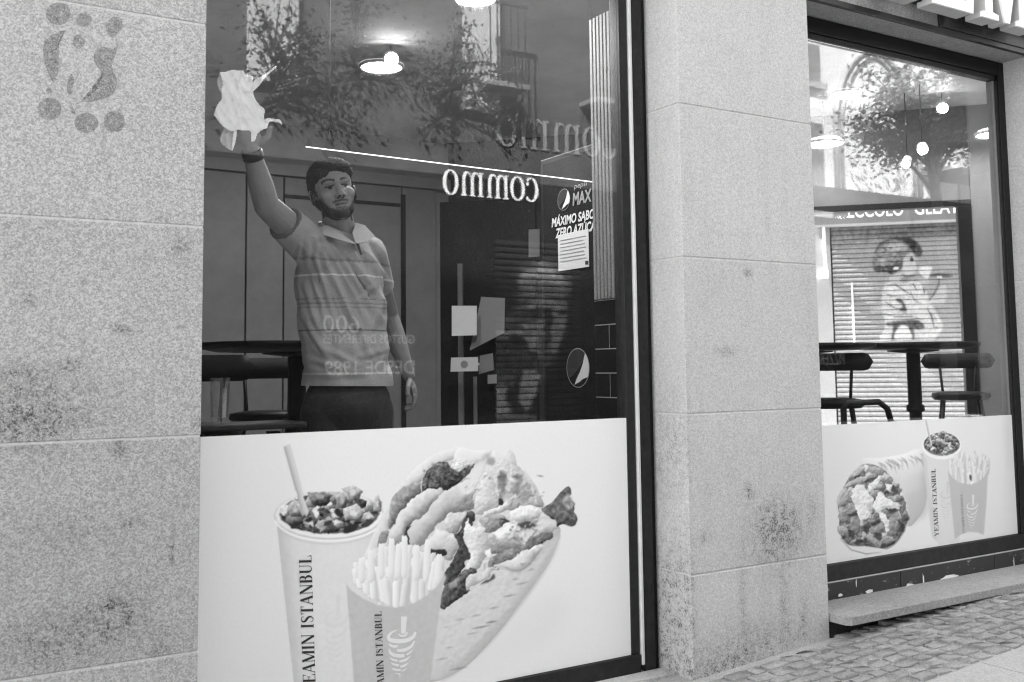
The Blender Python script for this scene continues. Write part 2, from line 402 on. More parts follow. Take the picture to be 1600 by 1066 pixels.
# ------------------------------------------------------------------ printed pictures: a small painter working in grey values, used for the posters and murals
def catmull(p, n=6):
    p = np.asarray(p, float); N = len(p); out = []
    for i in range(N):
        a, b, c, d = p[i - 1], p[i], p[(i + 1) % N], p[(i + 2) % N]
        for k in range(n):
            t = k / n; out.append(0.5 * ((2 * b) + (c - a) * t + (2 * a - 5 * b + 4 * c - d) * t * t + (3 * b - a - 3 * c + d) * t ** 3))
    return np.array(out)
def bblur(a, r):
    r = int(max(1, round(r)))
    for _ in range(2):
        for ax in (0, 1):
            pad = [(0, 0), (0, 0)]; pad[ax] = (r + 1, r)
            c = np.cumsum(np.pad(a, pad, mode='edge'), axis=ax)
            sl1 = [slice(None)] * 2; sl2 = [slice(None)] * 2
            sl1[ax] = slice(2 * r + 1, None); sl2[ax] = slice(0, -2 * r - 1)
            a = (c[tuple(sl1)] - c[tuple(sl2)]) / (2 * r + 1)
    return a
class Canvas:
    def __init__(s, x0, x1, y0, y1, S=1.5, bg=0.88):
        s.x0, s.y0, s.S = x0, y0, S; s.W = int((x1 - x0) * S); s.H = int((y1 - y0) * S)
        s.A = np.full((s.H, s.W), float(bg)); s.N = NR.random((s.H, s.W))
        s.N1 = bblur(s.N, 1) * 1.0; s.N3 = bblur(s.N, 3)
        s.N1 = (s.N1 - s.N1.mean()) / s.N1.std(); s.N3 = (s.N3 - s.N3.mean()) / s.N3.std()
    def mask(s, pts, smooth=True, pad=0):
        p = catmull(pts) if smooth else np.asarray(pts, float)
        p = (p - [s.x0, s.y0]) * s.S; pad = int(pad) + 2
        a0, a1 = int(max(0, p[:, 0].min() - pad)), int(min(s.W, p[:, 0].max() + pad + 1)); b0, b1 = int(max(0, p[:, 1].min() - pad)), int(min(s.H, p[:, 1].max() + pad + 1))
        if a1 - a0 < 3 or b1 - b0 < 3: return None, None
        yy, xx = np.mgrid[b0:b1, a0:a1].astype(np.float32); acc = np.zeros(yy.shape, np.float32); n = len(p)
        for ox, oy in ((.25, .25), (.75, .75), (.25, .75), (.75, .25)):
            X = xx + ox; Yc = yy[:, :1] + oy; ins = np.zeros(yy.shape, bool)
            for i in range(n):
                xa, ya = p[i]; xb, yb = p[(i + 1) % n]
                if ya == yb: continue
                lo, hi = (ya, yb) if ya < yb else (yb, ya)
                r0 = max(0, int(math.floor(lo - oy - b0)) - 1); r1 = min(b1 - b0, int(math.ceil(hi - oy - b0)) + 2)
                if r1 <= r0: continue
                yv = Yc[r0:r1]; ins[r0:r1] ^= ((ya > yv) != (yb > yv)) & (X[r0:r1] < (xb - xa) * (yv - ya) / (yb - ya) + xa)
            acc += ins
        return acc / 4, (slice(b0, b1), slice(a0, a1))
    def put(s, m, bb, col, al=1.0):
        s.A[bb] = s.A[bb] * (1 - m * al) + col * m * al
    def fill(s, pts, g, smooth=True, soft=0, al=1.0, n1=0.0, n3=0.0):
        m, bb = s.mask(pts, smooth, soft * s.S * 2.2)
        if m is None: return
        if soft: m = bblur(m, soft * s.S)
        s.put(m, bb, np.clip(g + n1 * s.N1[bb] + n3 * s.N3[bb], 0, 1), al)
    def blob(s, pts, g, amp=0.25, r=5, n1=0.0, n3=0.0, light=(-0.45, -0.8), smooth=True):
        m, bb = s.mask(pts, smooth, r * s.S * 2)
        if m is None: return
        L = 0
        for k, wt in ((r * s.S * .45, .35), (r * s.S * 1.1, .65)):
            b = bblur(m, max(1, k)); gy, gx = np.gradient(b); L = L + wt * (gx * light[0] + gy * light[1]) * max(1.5, k * 2)
        sh = np.where(-L > 0, -L * .5, -L * 1.15)                 # highlights stay modest, the shaded side falls off
        edge = np.clip(1 - bblur(m, max(1, r * s.S * .35)), 0, 1) * .10
        col = np.clip(g + amp * sh - edge * amp + n1 * s.N1[bb] + n3 * (.4 if g > .6 else .8) * s.N3[bb], 0.02, 0.95)
        mm = m
        s.A[bb] = s.A[bb] * (1 - mm) + col * mm
    def line(s, pts, w, g, al=1.0, soft=0, smooth=True):
        p = np.asarray(pts, float)
        ws = w if hasattr(w, '__len__') else [w] * len(p)
        vs, fs = ribbon(p, ws); n = len(p); poly = vs[:n] + vs[n:][::-1]
        s.fill(poly, g, False, soft, al)
    def ell(s, c, rx, ry, g, rot=0, **k):
        a = math.radians(rot); pts = [(c[0] + rx * math.cos(t) * math.cos(a) - ry * math.sin(t) * math.sin(a), c[1] + rx * math.cos(t) * math.sin(a) + ry * math.sin(t) * math.cos(a)) for t in np.linspace(0, 2 * PI, 20, endpoint=False)]
        if k.pop('blob', False): s.blob(pts, g, smooth=False, **k)
        else: s.fill(pts, g, False, **k)
    def warp(s, pts, amp, sc, soft=3, seed=0):
        """ragged, organic outlines: shift the picture about inside a region"""
        m, bb = s.mask(pts, True, soft * s.S * 2.2); m = bblur(m, soft * s.S); h, w_ = m.shape; r = np.random.default_rng(seed)
        yy, xx = np.mgrid[0:h, 0:w_].astype(float); A = s.A[bb].copy(); D = []
        for k in range(2):
            f = 0
            for q, g in ((sc, 1.0), (sc * .4, .55), (sc * .18, .25)):
                n = bblur(r.random((h, w_)), max(1, q * s.S)); f = f + g * (n - n.mean()) / (n.std() + 1e-9)
            D.append(f * amp * s.S * .6 * m)
        x = np.clip(xx + D[0], 0, w_ - 1.001); y = np.clip(yy + D[1], 0, h - 1.001); i, j = x.astype(int), y.astype(int); fx, fy = x - i, y - j
        s.A[bb] = (A[j, i] * (1 - fx) + A[j, i + 1] * fx) * (1 - fy) + (A[j + 1, i] * (1 - fx) + A[j + 1, i + 1] * fx) * fy
    def relief(s, pts, amp, sc, soft=3, seed=1):
        """small lit bumps and creases over a region"""
        m, bb = s.mask(pts, True, soft * s.S * 2.2); m = bblur(m, soft * s.S); r = np.random.default_rng(seed); f = 0
        for q, g in ((sc, 1.0), (sc * .45, .7)):
            n = bblur(r.random(m.shape), max(1, q * s.S)); n = (n - n.mean()) / (n.std() + 1e-9); f = f + g * n
        gy, gx = np.gradient(f); e = -(gx * .5 + gy * .85) * sc * s.S
        s.A[bb] = np.clip(s.A[bb] + amp * np.clip(e, -1.6, 1.2) * m, .03, .95)
    def sample(s, px, py):
        x = np.clip((np.asarray(px) - s.x0) * s.S - 0.5, 0, s.W - 1.001); y = np.clip((np.asarray(py) - s.y0) * s.S - 0.5, 0, s.H - 1.001)
        i, j = x.astype(int), y.astype(int); fx, fy = x - i, y - j; A = s.A
        return (A[j, i] * (1 - fx) + A[j, i + 1] * fx) * (1 - fy) + (A[j + 1, i] * (1 - fx) + A[j + 1, i + 1] * fx) * fy
def grid_mesh(name, o, eu, ev, nu, nv):
    """flat sheet of nu x nv cells from corner o along eu and ev (full lengths)"""
    u, v = np.meshgrid(np.linspace(0, 1, nu + 1), np.linspace(0, 1, nv + 1))
    co = np.asarray(o) + u.reshape(-1, 1) * np.asarray(eu) + v.reshape(-1, 1) * np.asarray(ev)
    i = np.arange(nu * nv); r, c = i // nu, i % nu; a = r * (nu + 1) + c
    F4 = np.stack([a, a + 1, a + nu + 2, a + nu + 1], 1)
    me = bpy.data.meshes.new(name); me.vertices.add(len(co)); me.vertices.foreach_set('co', co.astype(np.float32).ravel())
    me.loops.add(4 * len(F4)); me.loops.foreach_set('vertex_index', F4.ravel().astype(np.int32))
    me.polygons.add(len(F4)); me.polygons.foreach_set('loop_start', np.arange(0, 4 * len(F4), 4, dtype=np.int32))
    me.update(calc_edges=True); return me, co
def proj_np(co):
    v = co - CAM_O; dz = v @ _F
    return CXP + FPX * (v @ _R) / dz, CYP - FPX * (v @ _U) / dz
# ------------------------------------------------------------------ ground
me, co = grid_mesh('street', (-70, -70, 0), (140, 0, 0), (0, 140, 0), 140, 140)
co[:, 2] = [gz(x) - 0.02 for x in co[:, 0]]
me.vertices.foreach_set('co', co.astype(np.float32).ravel())
MT['street'] = mat_stone('street_paving', 0.36, (), 60.0, 0.12, 0.3, 0.3)
tag(link('street', me, MT['street']), kind='structure')
MT['sett'] = mat_stone('granite_sett', 0.30, (), 120.0, 0.22, 0.35, 0.5)
MT['sett2'] = mat_stone('granite_sett_darker', 0.26, (), 120.0, 0.22, 0.35, 0.5)
MT['mortar'] = mat_stone('sand_joint', 0.33, (), 220.0, 0.25, 0.2, 0.4)
pave = setting('sett_pavement', (3.5, -0.3, gz(3.5)))
mb = MB(); xs = np.linspace(1.2, 7.4, 40)
mb.add([(x, y, gz(x) + 0.0015) for x in xs for y in (-0.72, 0.19)], [(2 * i, 2 * i + 2, 2 * i + 3, 2 * i + 1) for i in range(len(xs) - 1)])
mb.build('sand_bed', MT['mortar'], pave)
def sett_mesh(seed):
    r = random.Random(seed); bm = bmesh.new(); a, b = 0.5, 0.5
    n = 8; base = []; top = []
    ring8 = [(-.5, -.38), (-.38, -.5), (.38, -.5), (.5, -.38), (.5, .38), (.38, .5), (-.38, .5), (-.5, .38)]
    low = [bm.verts.new((x + r.uniform(-.03, .03), y + r.uniform(-.03, .03), -0.02)) for x, y in ring8]
    mid = [bm.verts.new((x + r.uniform(-.04, .04), y + r.uniform(-.04, .04), 0.000 + r.uniform(-.002, .002))) for x, y in ring8]
    hi = [bm.verts.new((x * .90 + r.uniform(-.05, .05), y * .90 + r.uniform(-.05, .05), 0.005 + r.uniform(-.002, .002))) for x, y in ring8]
    ct = bm.verts.new((r.uniform(-.1, .1), r.uniform(-.1, .1), 0.007))
    for i in range(8):
        j = (i + 1) % 8
        bm.faces.new((low[i], low[j], mid[j], mid[i])); bm.faces.new((mid[i], mid[j], hi[j], hi[i])); bm.faces.new((hi[i], hi[j], ct))
    me = bpy.data.meshes.new('sett'); bm.to_mesh(me); bm.free()
    me.polygons.foreach_set('use_smooth', [True] * len(me.polygons)); return me
SETT = []
for k in range(10):
    m_ = sett_mesh(k); m_.materials.append(MT['sett'] if k % 3 else MT['sett2']); SETT.append(m_)
y = 0.02; row = 0; n_sett = 0
while y > -0.60:
    d = rnd.uniform(0.062, 0.080); x = 2.6 + rnd.uniform(0, 0.06); yc = y - d / 2
    while x < 5.35:
        L_ = rnd.uniform(0.07, 0.125)
        xc = x + L_ / 2
        if not (yc > -0.02 and 2.80 < xc < 3.64) and not (yc > -0.09 and xc > 4.9) and n_sett < 296:
            o = bpy.data.objects.new('sett', SETT[rnd.randrange(10)]); COL.objects.link(o)
            o.parent = pave; o.matrix_parent_inverse = Matrix.Translation(pave.location).inverted()
            o.location = (xc, yc - 0.04 * (xc - 3.5) * 0, gz(xc) + 0.0040 + rnd.uniform(-0.002, 0.002))
            o.scale = (L_ - 0.007, d - 0.006, 0.75)
            o.rotation_euler = (rnd.uniform(-.03, .03), -math.atan(GSL) + rnd.uniform(-.03, .03), rnd.choice((0, PI)) + rnd.uniform(-.05, .05)); n_sett += 1
        x += L_
    y -= d; row += 1
# smooth walkway slabs beyond the setts
walk = setting('walkway', (3.5, -1.5, gz(3.5)))
MT['slab'] = mat_stone('walkway_slab', 0.35, (), 110.0, 0.14, 0.2, 0.2)
for i in range(8):
    for j in range(4):
        x0 = -1.6 + i * 0.9 + (0.45 if j % 2 else 0); x1 = x0 + 0.893; y1 = -0.615 - j * 0.62; y0 = y1 - 0.613
        mb = MB(); mb.add([(x0, y0, gz(x0) + .004), (x1, y0, gz(x1) + .004), (x1, y1, gz(x1) + .004), (x0, y1, gz(x0) + .004), (x0, y0, gz(x0) - .03), (x1, y0, gz(x1) - .03), (x1, y1, gz(x1) - .03), (x0, y1, gz(x0) - .03)],
                          [(0, 1, 2, 3), (4, 5, 1, 0), (5, 6, 2, 1), (6, 7, 3, 2), (7, 4, 0, 3)])
        mb.build('slab', MT['slab'], walk)

# ------------------------------------------------------------------ stone pillars
def stains(L, y=0.0):
    out = []
    for px, py, rx, ry, st in L:
        p = atY(px, py, y); q = atY(px + rx, py, y); r = atY(px, py + ry, y); out.append((p[0], p[2], abs(q[0] - p[0]), abs(r[2] - p[2]), st * 1.25))
    return out
SPL = stains([(70, 640, 110, 60, .45), (30, 590, 40, 20, .5), (115, 570, 18, 8, .6), (190, 515, 14, 8, .7), (280, 385, 12, 12, .6), (255, 343, 10, 10, .4), (45, 470, 10, 10, .6), (90, 1000, 90, 50, .55), (190, 960, 50, 40, .5), (255, 1010, 25, 25, .4), (205, 820, 16, 8, .7), (268, 860, 5, 30, .6), (185, 700, 10, 12, .8), (310, 660, 9, 9, .6), (170, 940, 6, 18, .5), (100, 830, 80, 30, .3), (40, 660, 60, 30, .5)])
SPM = stains([(1215, 830, 38, 48, .95), (1170, 770, 8, 14, .7), (1168, 425, 6, 8, .7), (1135, 548, 16, 8, .5), (1045, 480, 7, 22, .6), (1190, 1010, 90, 40, .45), (1225, 935, 8, 50, .45), (1160, 930, 6, 60, .4), (1255, 960, 6, 30, .4), (1120, 1055, 60, 30, .45), (1270, 800, 8, 30, .3), (1080, 950, 6, 110, .5), (1075, 700, 5, 90, .3), (1100, 840, 12, 12, .4)])
MT['stone_l'] = mat_stone('granite_left', 0.365, SPL, 150.0, 0.30, 0.22)
MT['stone_m'] = mat_stone('granite_middle', 0.465, SPM, 150.0, 0.18, 0.2)
MT['joint'] = mat_plain('pale_mortar', 0.5, 0.9, 0.2, 60)
ZJ = [-0.15, 0.5, 1.15, 1.80, 2.45, 3.10, 3.75]
def pillar(label, x0, x1, mat, y1=0.29, bev=0.012):
    t = thing('stone_pillar', label, 'pillar', ((x0 + x1) / 2, y1 / 2, gz((x0 + x1) / 2)))
    MB().box(x0 + .003, x1 - .003, .003, y1 - .003, -0.2, 3.74).build('mortar', MT['joint'], t)
    for a, b in zip(ZJ[:-1], ZJ[1:]):
        g = 0.0026
        MB().box(x0, x1, 0, y1, a + g, b - g).build('stone_block', mat, t, bevel=bev * .7, bseg=2)
    return t
PL = pillar('wide speckled granite pier at the left edge, with faded round paint marks', -2.4, 0.849, MT['stone_l'], bev=0.006)
PM = pillar('narrow pale granite pier standing between the two shop windows', 2.82, 3.619, MT['stone_m'], bev=0.0045)
PRt = pillar('granite pier beyond the far right edge of the right window', 5.452, 7.85, MT['stone_m'], bev=0.008)
# faded paint marks on the left pier
mk, nt, bb = base_mat('faded_spray_paint')
geo = nd(nt, 'ShaderNodeNewGeometry').outputs['Position']
n1 = nd(nt, 'ShaderNodeTexNoise', {'Vector': geo, 'Scale': 140.0, 'Detail': 3.0, 'Roughness': 0.7}).outputs[0]
g1 = nd(nt, 'ShaderNodeMapRange', {0: n1, 1: 0.3, 2: 0.7, 3: 0.06, 4: 0.36}).outputs[0]
nt.links.new(g1, bb.inputs['Base Color']); bb.inputs['Roughness'].default_value = 0.8
n2 = nd(nt, 'ShaderNodeTexNoise', {'Vector': geo, 'Scale': 70.0, 'Detail': 4.0, 'Roughness': 0.7}).outputs[0]
al = nd(nt, 'ShaderNodeMapRange', {0: n2, 1: 0.36, 2: 0.6, 3: 0.05, 4: 0.82}).outputs[0]
nt.links.new(al, bb.inputs['Alpha'])
Z1 = 3.9475
def mark(pts):
    p = catmull(np.array(pts, float) / Z1, 4); P = [atY(a, b, -0.0015) for a, b in p]; n = len(P)
    c = np.mean(P, 0); mb = MB(); mb.add([c] + P, [(0, 1 + (i + 1) % n, 1 + i) for i in range(n)]); mb.build('paint_mark', mk, PL)
def ce(x, y, rx, ry): return [(x + rx * math.cos(a), y + ry * math.sin(a)) for a in np.linspace(0, 2 * PI, 9)[:-1]]
for p in (ce(360, 85, 76, 70), ce(518, 122, 48, 44), ce(486, 258, 38, 44), ce(305, 672, 74, 70), ce(533, 758, 74, 62), ce(705, 750, 66, 66),
          [(700, 105), (750, 120), (755, 165), (725, 205), (690, 230), (662, 200), (656, 150)], [(405, 185), (370, 240), (362, 330), (365, 410), (350, 470), (325, 510), (295, 440), (270, 370), (268, 290), (290, 235), (350, 205)],
          [(440, 455), (455, 480), (448, 560), (430, 585), (412, 550), (420, 490)], [(640, 288), (700, 300), (725, 270), (715, 330), (690, 400), (700, 440), (722, 500), (705, 570), (650, 605), (560, 628), (500, 628), (570, 580), (610, 520), (620, 440), (590, 400), (578, 350), (595, 305)], ce(302, 562, 18, 22), [(430, 625), (468, 705), (440, 690)]):
    mark(p)

# ------------------------------------------------------------------ the shop building above and around the windows
bld = thing('shop_building', 'granite and plaster corner building that holds the shop windows', 'building', (1.5, 4.0, 0.0))
DPT = [diag(t, 8.0, 0) for t in (-2.576, 2.94)]
foot = [(-6, 0.03), (7.80, 0.03), (DPT[0][0] + .1, 4.32), (DPT[0][0] + .1, 9), (-6, 9)]
MB().prism(foot, (0, 0, 0), (1, 0, 0), (0, 1, 0), (0, 0, 1), 3.46, 13.0).build('shading_storeys', MT['render_grey'], bld)  # unseen storeys, added as a tall block to put the street in shade
MT['lintel'] = mat_stone('lintel_granite', 0.36, (), 150.0, 0.3, 0.4)
MB().box(3.617, 5.454, 0.0, 0.285, 3.068, 3.462).build('lintel', MT['lintel'], bld, bevel=0.004)
MB().box(0.847, 2.822, 0.0, 0.285, 3.30, 3.462).build('lintel', MT['lintel'], bld, bevel=0.004)
MB().box(3.617, 5.454, -0.006, 0.02, 3.052, 3.078).build('drip_edge', MT['black'], bld)
sx = float(atY(1468, 40, -.01)[0])
MB().box(sx, 5.9, -0.012, 0.02, 3.080, 3.19).build('stained_band', MT['frame'], bld)
MB().box(3.55, 5.95, -0.035, 0.0, 3.165, 3.9).build('sign_board', MT['dark'], bld)
MB().box(3.55, 5.95, -0.050, -0.036, 3.158, 3.20).build('sign_board_edge', MT['black'], bld)
# big serif letters of the shop sign
def letter_poly(kind):
    if kind == 'E': return [[(0, 0), (.92, 0), (.96, .30), (.88, .30), (.80, .12), (.42, .12), (.42, .46), (.62, .46), (.64, .38), (.70, .38), (.70, .64), (.64, .64), (.62, .56), (.42, .56), (.42, .88), (.78, .88), (.86, .72), (.93, .72), (.90, 1), (0, 1), (0, .94), (.12, .92), (.12, .08), (0, .06)]]
    if kind == 'M': return [[(0, 0), (.36, 0), (.36, .06), (.24, .08), (.24, .78), (.50, 0), (.60, 0), (.86, .78), (.86, .08), (.76, .06), (.76, 0), (1.20, 0), (1.20, .06), (1.10, .08), (1.10, .92), (1.20, .94), (1.20, 1), (.86, 1), (.61, .30), (.38, 1), (0, 1), (0, .94), (.12, .92), (.12, .08), (0, .06)]]
    return [[(0, 0), (.40, 0), (.40, .06), (.30, .08), (.30, 1), (.12, 1), (.12, .08), (0, .06)]]
for kind, x0, wd, lb in (('E', 4.355, 0.345, 'large white serif sign letter E above the right window'), ('M', 4.745, 0.40, 'large white serif sign letter M at the top right corner'), ('I', 4.06, 0.5, 'white sign letter foot showing left of the letter E')):
    t = thing('sign_letter', lb, 'letter', (x0, -0.15, 3.12))
    for pl in letter_poly(kind):
        pl = [(a * wd, b * 0.46) for a, b in pl]
        MB().prism(pl, (x0, -0.15, 3.117), (1, 0, 0), (0, 0, 1), (0, 1, 0), 0, 0.012).build('face', MT['letter'], t)
        MB().prism([(a * .992 + .001, b * .992 + .001) for a, b in pl], (x0, -0.1375, 3.117), (1, 0, 0), (0, 0, 1), (0, 1, 0), 0, 0.085).build('return', MT['ceiling'], t)

# ------------------------------------------------------------------ left window
LW = thing('shop_window', 'tall left shop window with dark metal frame and white seal strip', 'window', (1.77, .21, .1))
ZB = 0.165
MB().box(0.86, 2.706, .188, .262, 0.085, ZB).build('frame', MT['frame'], LW, bevel=.002)
MB().box(2.664, 2.706, .196, .262, ZB + .002, 3.296).build('frame', MT['frame'], LW, bevel=.002)
MB().box(2.711, 2.726, .186, .255, 0.12, 3.296).build('seal_strip', MT['seal'], LW, bevel=.004)
MB().box(2.732, 2.786, .192, .265, 0.09, 3.296).build('frame', MT['frame'], LW, bevel=.003)
MB().box(2.787, 2.819, .215, .265, 0.085, 3.296).build('frame_gap', MT['black'], LW)
MB().box(0.80, 2.663, YG, YG + .006, ZB + .002, 3.296).build('pane', MT['glass'], LW)
MB().box(0.86, 2.82, .10, .187, .03, gz(2.8) + .012).build('sill', MT['stone_m'], LW, bevel=.003)
MB().box(0.83, 0.858, .196, .262, ZB + .002, 3.296).build('frame', MT['frame'], LW)

# ------------------------------------------------------------------ right window
RW = thing('shop_window', 'right shop window in black frame, seen through to the street behind', 'window', (4.5, .21, .3))
zb = 0.402
MB().box(3.622, 5.45, .185, .262, .325, zb).build('frame', MT['frame'], RW, bevel=.003)
MB().box(5.395, 5.45, .19, .262, zb + .002, 3.064).build('frame', MT['black'], RW, bevel=.003)
MB().box(5.374, 5.394, .197, .255, zb + .002, 2.955).build('glazing_bead', MT['frame'], RW, bevel=.002)
MB().box(5.366, 5.373, .206, .25, zb + .002, 2.955).build('glazing_bead', MT['wall_grey'], RW)
MB().box(3.622, 5.394, .19, .262, 2.985, 3.064).build('frame', MT['black'], RW, bevel=.003)
MB().box(3.622, 5.373, .199, .25, 2.957, 2.983).build('glazing_bead', MT['frame'], RW, bevel=.002)
MB().box(3.622, 3.66, .19, .262, zb + .002, 2.955).build('frame', MT['black'], RW, bevel=.003)
MB().box(3.661, 5.365, YG, YG + .006, zb + .002, 2.956).build('pane', MT['glass'], RW)
# scuffed dark plinth panels below the right window
m, nt, b = base_mat('scuffed_dark_tile')
geo = nd(nt, 'ShaderNodeNewGeometry').outputs['Position']
mp = nd(nt, 'ShaderNodeMapping', {'Vector': geo, 'Scale': (9.0, 1.0, 22.0)}).outputs[0]
nz = nd(nt, 'ShaderNodeTexNoise', {'Vector': mp, 'Scale': 1.6, 'Detail': 8.0, 'Roughness': 0.75}).outputs[0]
sc = nd(nt, 'ShaderNodeMapRange', {0: nz, 1: 0.60, 2: 0.68, 3: 0.022, 4: 0.5}).outputs[0]
nt.links.new(sc, b.inputs['Base Color']); b.inputs['Roughness'].default_value = 0.5
MT['scuff'] = m
pl = thing('window_plinth', 'scuffed black plinth panels under the right window', 'plinth', (4.5, .17, .25))
xa = [3.622, 4.33, 5.10, 5.45]
for a, b2 in zip(xa[:-1], xa[1:]): MB().box(a + .003, b2 - .003, .168, .262, .235, .322).build('panel', MT['scuff'], pl, bevel=.002)
MB().box(3.624, 5.448, .174, .26, .10, .3235).build('backing', MT['grout'], pl)
for px, py, w_, h_ in ((1413, 913, 20, 13), (1441, 895, 4, 34), (1583, 868, 3, 30), (1470, 900, 26, 4), (1353, 922, 12, 4), (1309, 928, 8, 4), (1337, 905, 2, 12)):
    p = atY(px, py, .1665); q = atY(px + w_, py + h_, .1665); dz = abs(p[2] - q[2]); hw = abs(q[0] - p[0])
    r = random.Random(px); n = 9
    P = [np.array([p[0] + hw * .5 + hw * .55 * math.cos(a) * r.uniform(.6, 1.1), .1665, p[2] - dz * .5 + dz * .55 * math.sin(a) * r.uniform(.6, 1.1)]) for a in np.linspace(0, 2 * PI, n, endpoint=False)]
    MB().add(P, [tuple(range(n))]).build('chipped_patch', MT['white'], pl)
# granite step below the right window
st = thing('granite_step', 'long worn granite step slab under the right window', 'step', (4.5, 0.0, .2))
MT['step'] = mat_stone('step_granite', 0.32, stains([(1380, 945, 40, 8, .3)], 0.0), 110.0, 0.2, 0.3)
poly = [(3.625, -0.085), (3.645, -0.105), (5.45, -0.115), (5.45, .172), (3.625, .172)]
MB().prism(poly, (0, 0, 0), (1, 0, 0), (0, 1, 0), (0, 0, 1), .207, .245).build('tread', MT['step'], st, bevel=.003)
MB().box(3.63, 5.45, .0, .165, .05, .206).build('footing', MT['frame'], st)

# ------------------------------------------------------------------ shop interior shell
FZ = 0.42; CZ = 3.22
ipoly = [(-2.4, .29), (7.7, .29), (DPT[1][0] - .08, .29), (DPT[0][0], 4.2), (-2.4, 4.2)]
ipoly = [(-2.4, .268), (7.62, .268), (3.965, 4.2), (-2.4, 4.2)]
tag(MB().prism(ipoly, (0, 0, 0), (1, 0, 0), (0, 1, 0), (0, 0, 1), .30, FZ).build('floor', MT['floor']), kind='structure')
tag(MB().prism(ipoly, (0, 0, 0), (1, 0, 0), (0, 1, 0), (0, 0, 1), CZ, CZ + .2).build('ceiling', MT['ceiling']), kind='structure')
wb = setting('wall_back', (1, 4.2, FZ))
MB().box(-2.45, 4.0, 4.205, 4.32, .3, 3.46).build('plaster', MT['wall_grey'], wb)
tag(MB().box(-2.5, -2.405, .27, 4.3, .3, 3.46).build('wall_left', MT['wall_grey']), kind='structure')
# wall panels of the back wall with dark joints
xs = [float(atY(px, 400, 4.17)[0]) for px in (250, 384, 443, 628, 682)]
zt = float(atY(560, 287, 4.17)[2])
for a, b2 in zip(xs[:-1], xs[1:]): MB().box(a + .006, b2 - .006, 4.165, 4.204, FZ, zt).build('wall_panel', MT['panel'], wb, bevel=.004)
MB().box(xs[3] - .012, xs[3] + .025, 4.15, 4.163, FZ + .4, zt - .06).build('joint_strip', MT['black'], wb)
MB().box(xs[2], xs[3] - .02, 4.152, 4.164, zt - .16, zt - .135).build('joint_strip', MT['black'], wb)
MB().box(-2.0, 3.95, 4.12, 4.204, zt + .004, zt + .09).build('ledge', MT['wall_grey'], wb)
# splayed side with the rear glazing
ws = setting('wall_side', diag(0, 8, FZ))
O8 = diag(0, 8, 0); EZ = (0, 0, 1)
tL, tP0, tP1 = 0.02, atD(1504, 500, 8)[0], atD(1526, 500, 8)[0]
zH0, zH1 = atD(1400, 327, 8)[1], atD(1400, 317, 8)[1]
MB().obox(O8, DU, DN, EZ, -2.57, tL, 0, .12, .3, 3.46).build('partition', MT['dark'], ws)
MB().obox(O8, DU, DN, EZ, tP1, 2.9, 0, .12, .3, 3.46).build('partition', MT['wall_grey'], ws)
MB().obox(O8, DU, DN, EZ, tL, tP1, .01, .12, zH1, 3.46).build('partition', MT['panel'], ws)
RG = thing('rear_window', 'dark framed glazing at the back of the shop behind the tables', 'window', diag(.7, 8, FZ))
MB().obox(O8, DU, DN, EZ, tL, tP1, -.02, .08, zH0, zH1 - .002).build('frame', MT['black'], RG, bevel=.003)
MB().obox(O8, DU, DN, EZ, tP0, tP1, -.02, .08, FZ, zH0 - .002).build('frame', MT['black'], RG, bevel=.003)
MB().obox(O8, DU, DN, EZ, tL, tP0 - .002, -.02, .08, FZ, FZ + .12).build('frame', MT['black'], RG, bevel=.003)
MB().obox(O8, DU, DN, EZ, tL + .002, tP0 - .002, .03, .036, FZ + .122, zH0 - .002).build('pane', MT['clear'], RG)

# ribbed lining beside the left window and black tiles below it
SP = thing('slatted_panel', 'ribbed vertical slat lining inside the left window, beside the frame', 'wall panel', (2.7, .37, 1.5))
zt1, zt0 = float(atX(950, 18, 2.72)[2]), float(atX(950, 467, 2.72)[2])
MB().box(2.735, 2.79, .272, .485, zt0, zt1).build('backing', MT['black'], SP)
for i in range(8):
    y0 = .275 + i * .0262
    MB().box(2.712, 2.734, y0, y0 + .0195, zt0, zt1).build('slat', MT['slat'], SP, bevel=.003)
TW = thing('tiled_pier', 'black glazed tiles with white grout below the slatted lining', 'tiled wall', (2.75, .38, FZ))
MB().box(2.718, 2.815, .270, .484, FZ, zt0 - .004).build('grout', MT['grout'], TW)
th = float(atX(950, 507, 2.71)[2] - atX(950, 545, 2.71)[2]); z = float(atX(950, 507, 2.71)[2]); k = 0
tiles = []
while z > FZ:
    ys = [.2705, .378, .4845] if k % 2 == 0 else [.2705, .30, .4845]
    for a, b2 in zip(ys[:-1], ys[1:]): MB().box(2.7168, 2.722, a + .0022, b2 - .0022, max(FZ, z - th + .0022), z - .0022).build('tile', MT['tile'], TW)
    z -= th; k += 1
z = float(atX(950, 507, 2.71)[2])
MB().box(2.7168, 2.722, .2705, .4845, z + .0022, zt0 - .006).build('tile', MT['tile'], TW)
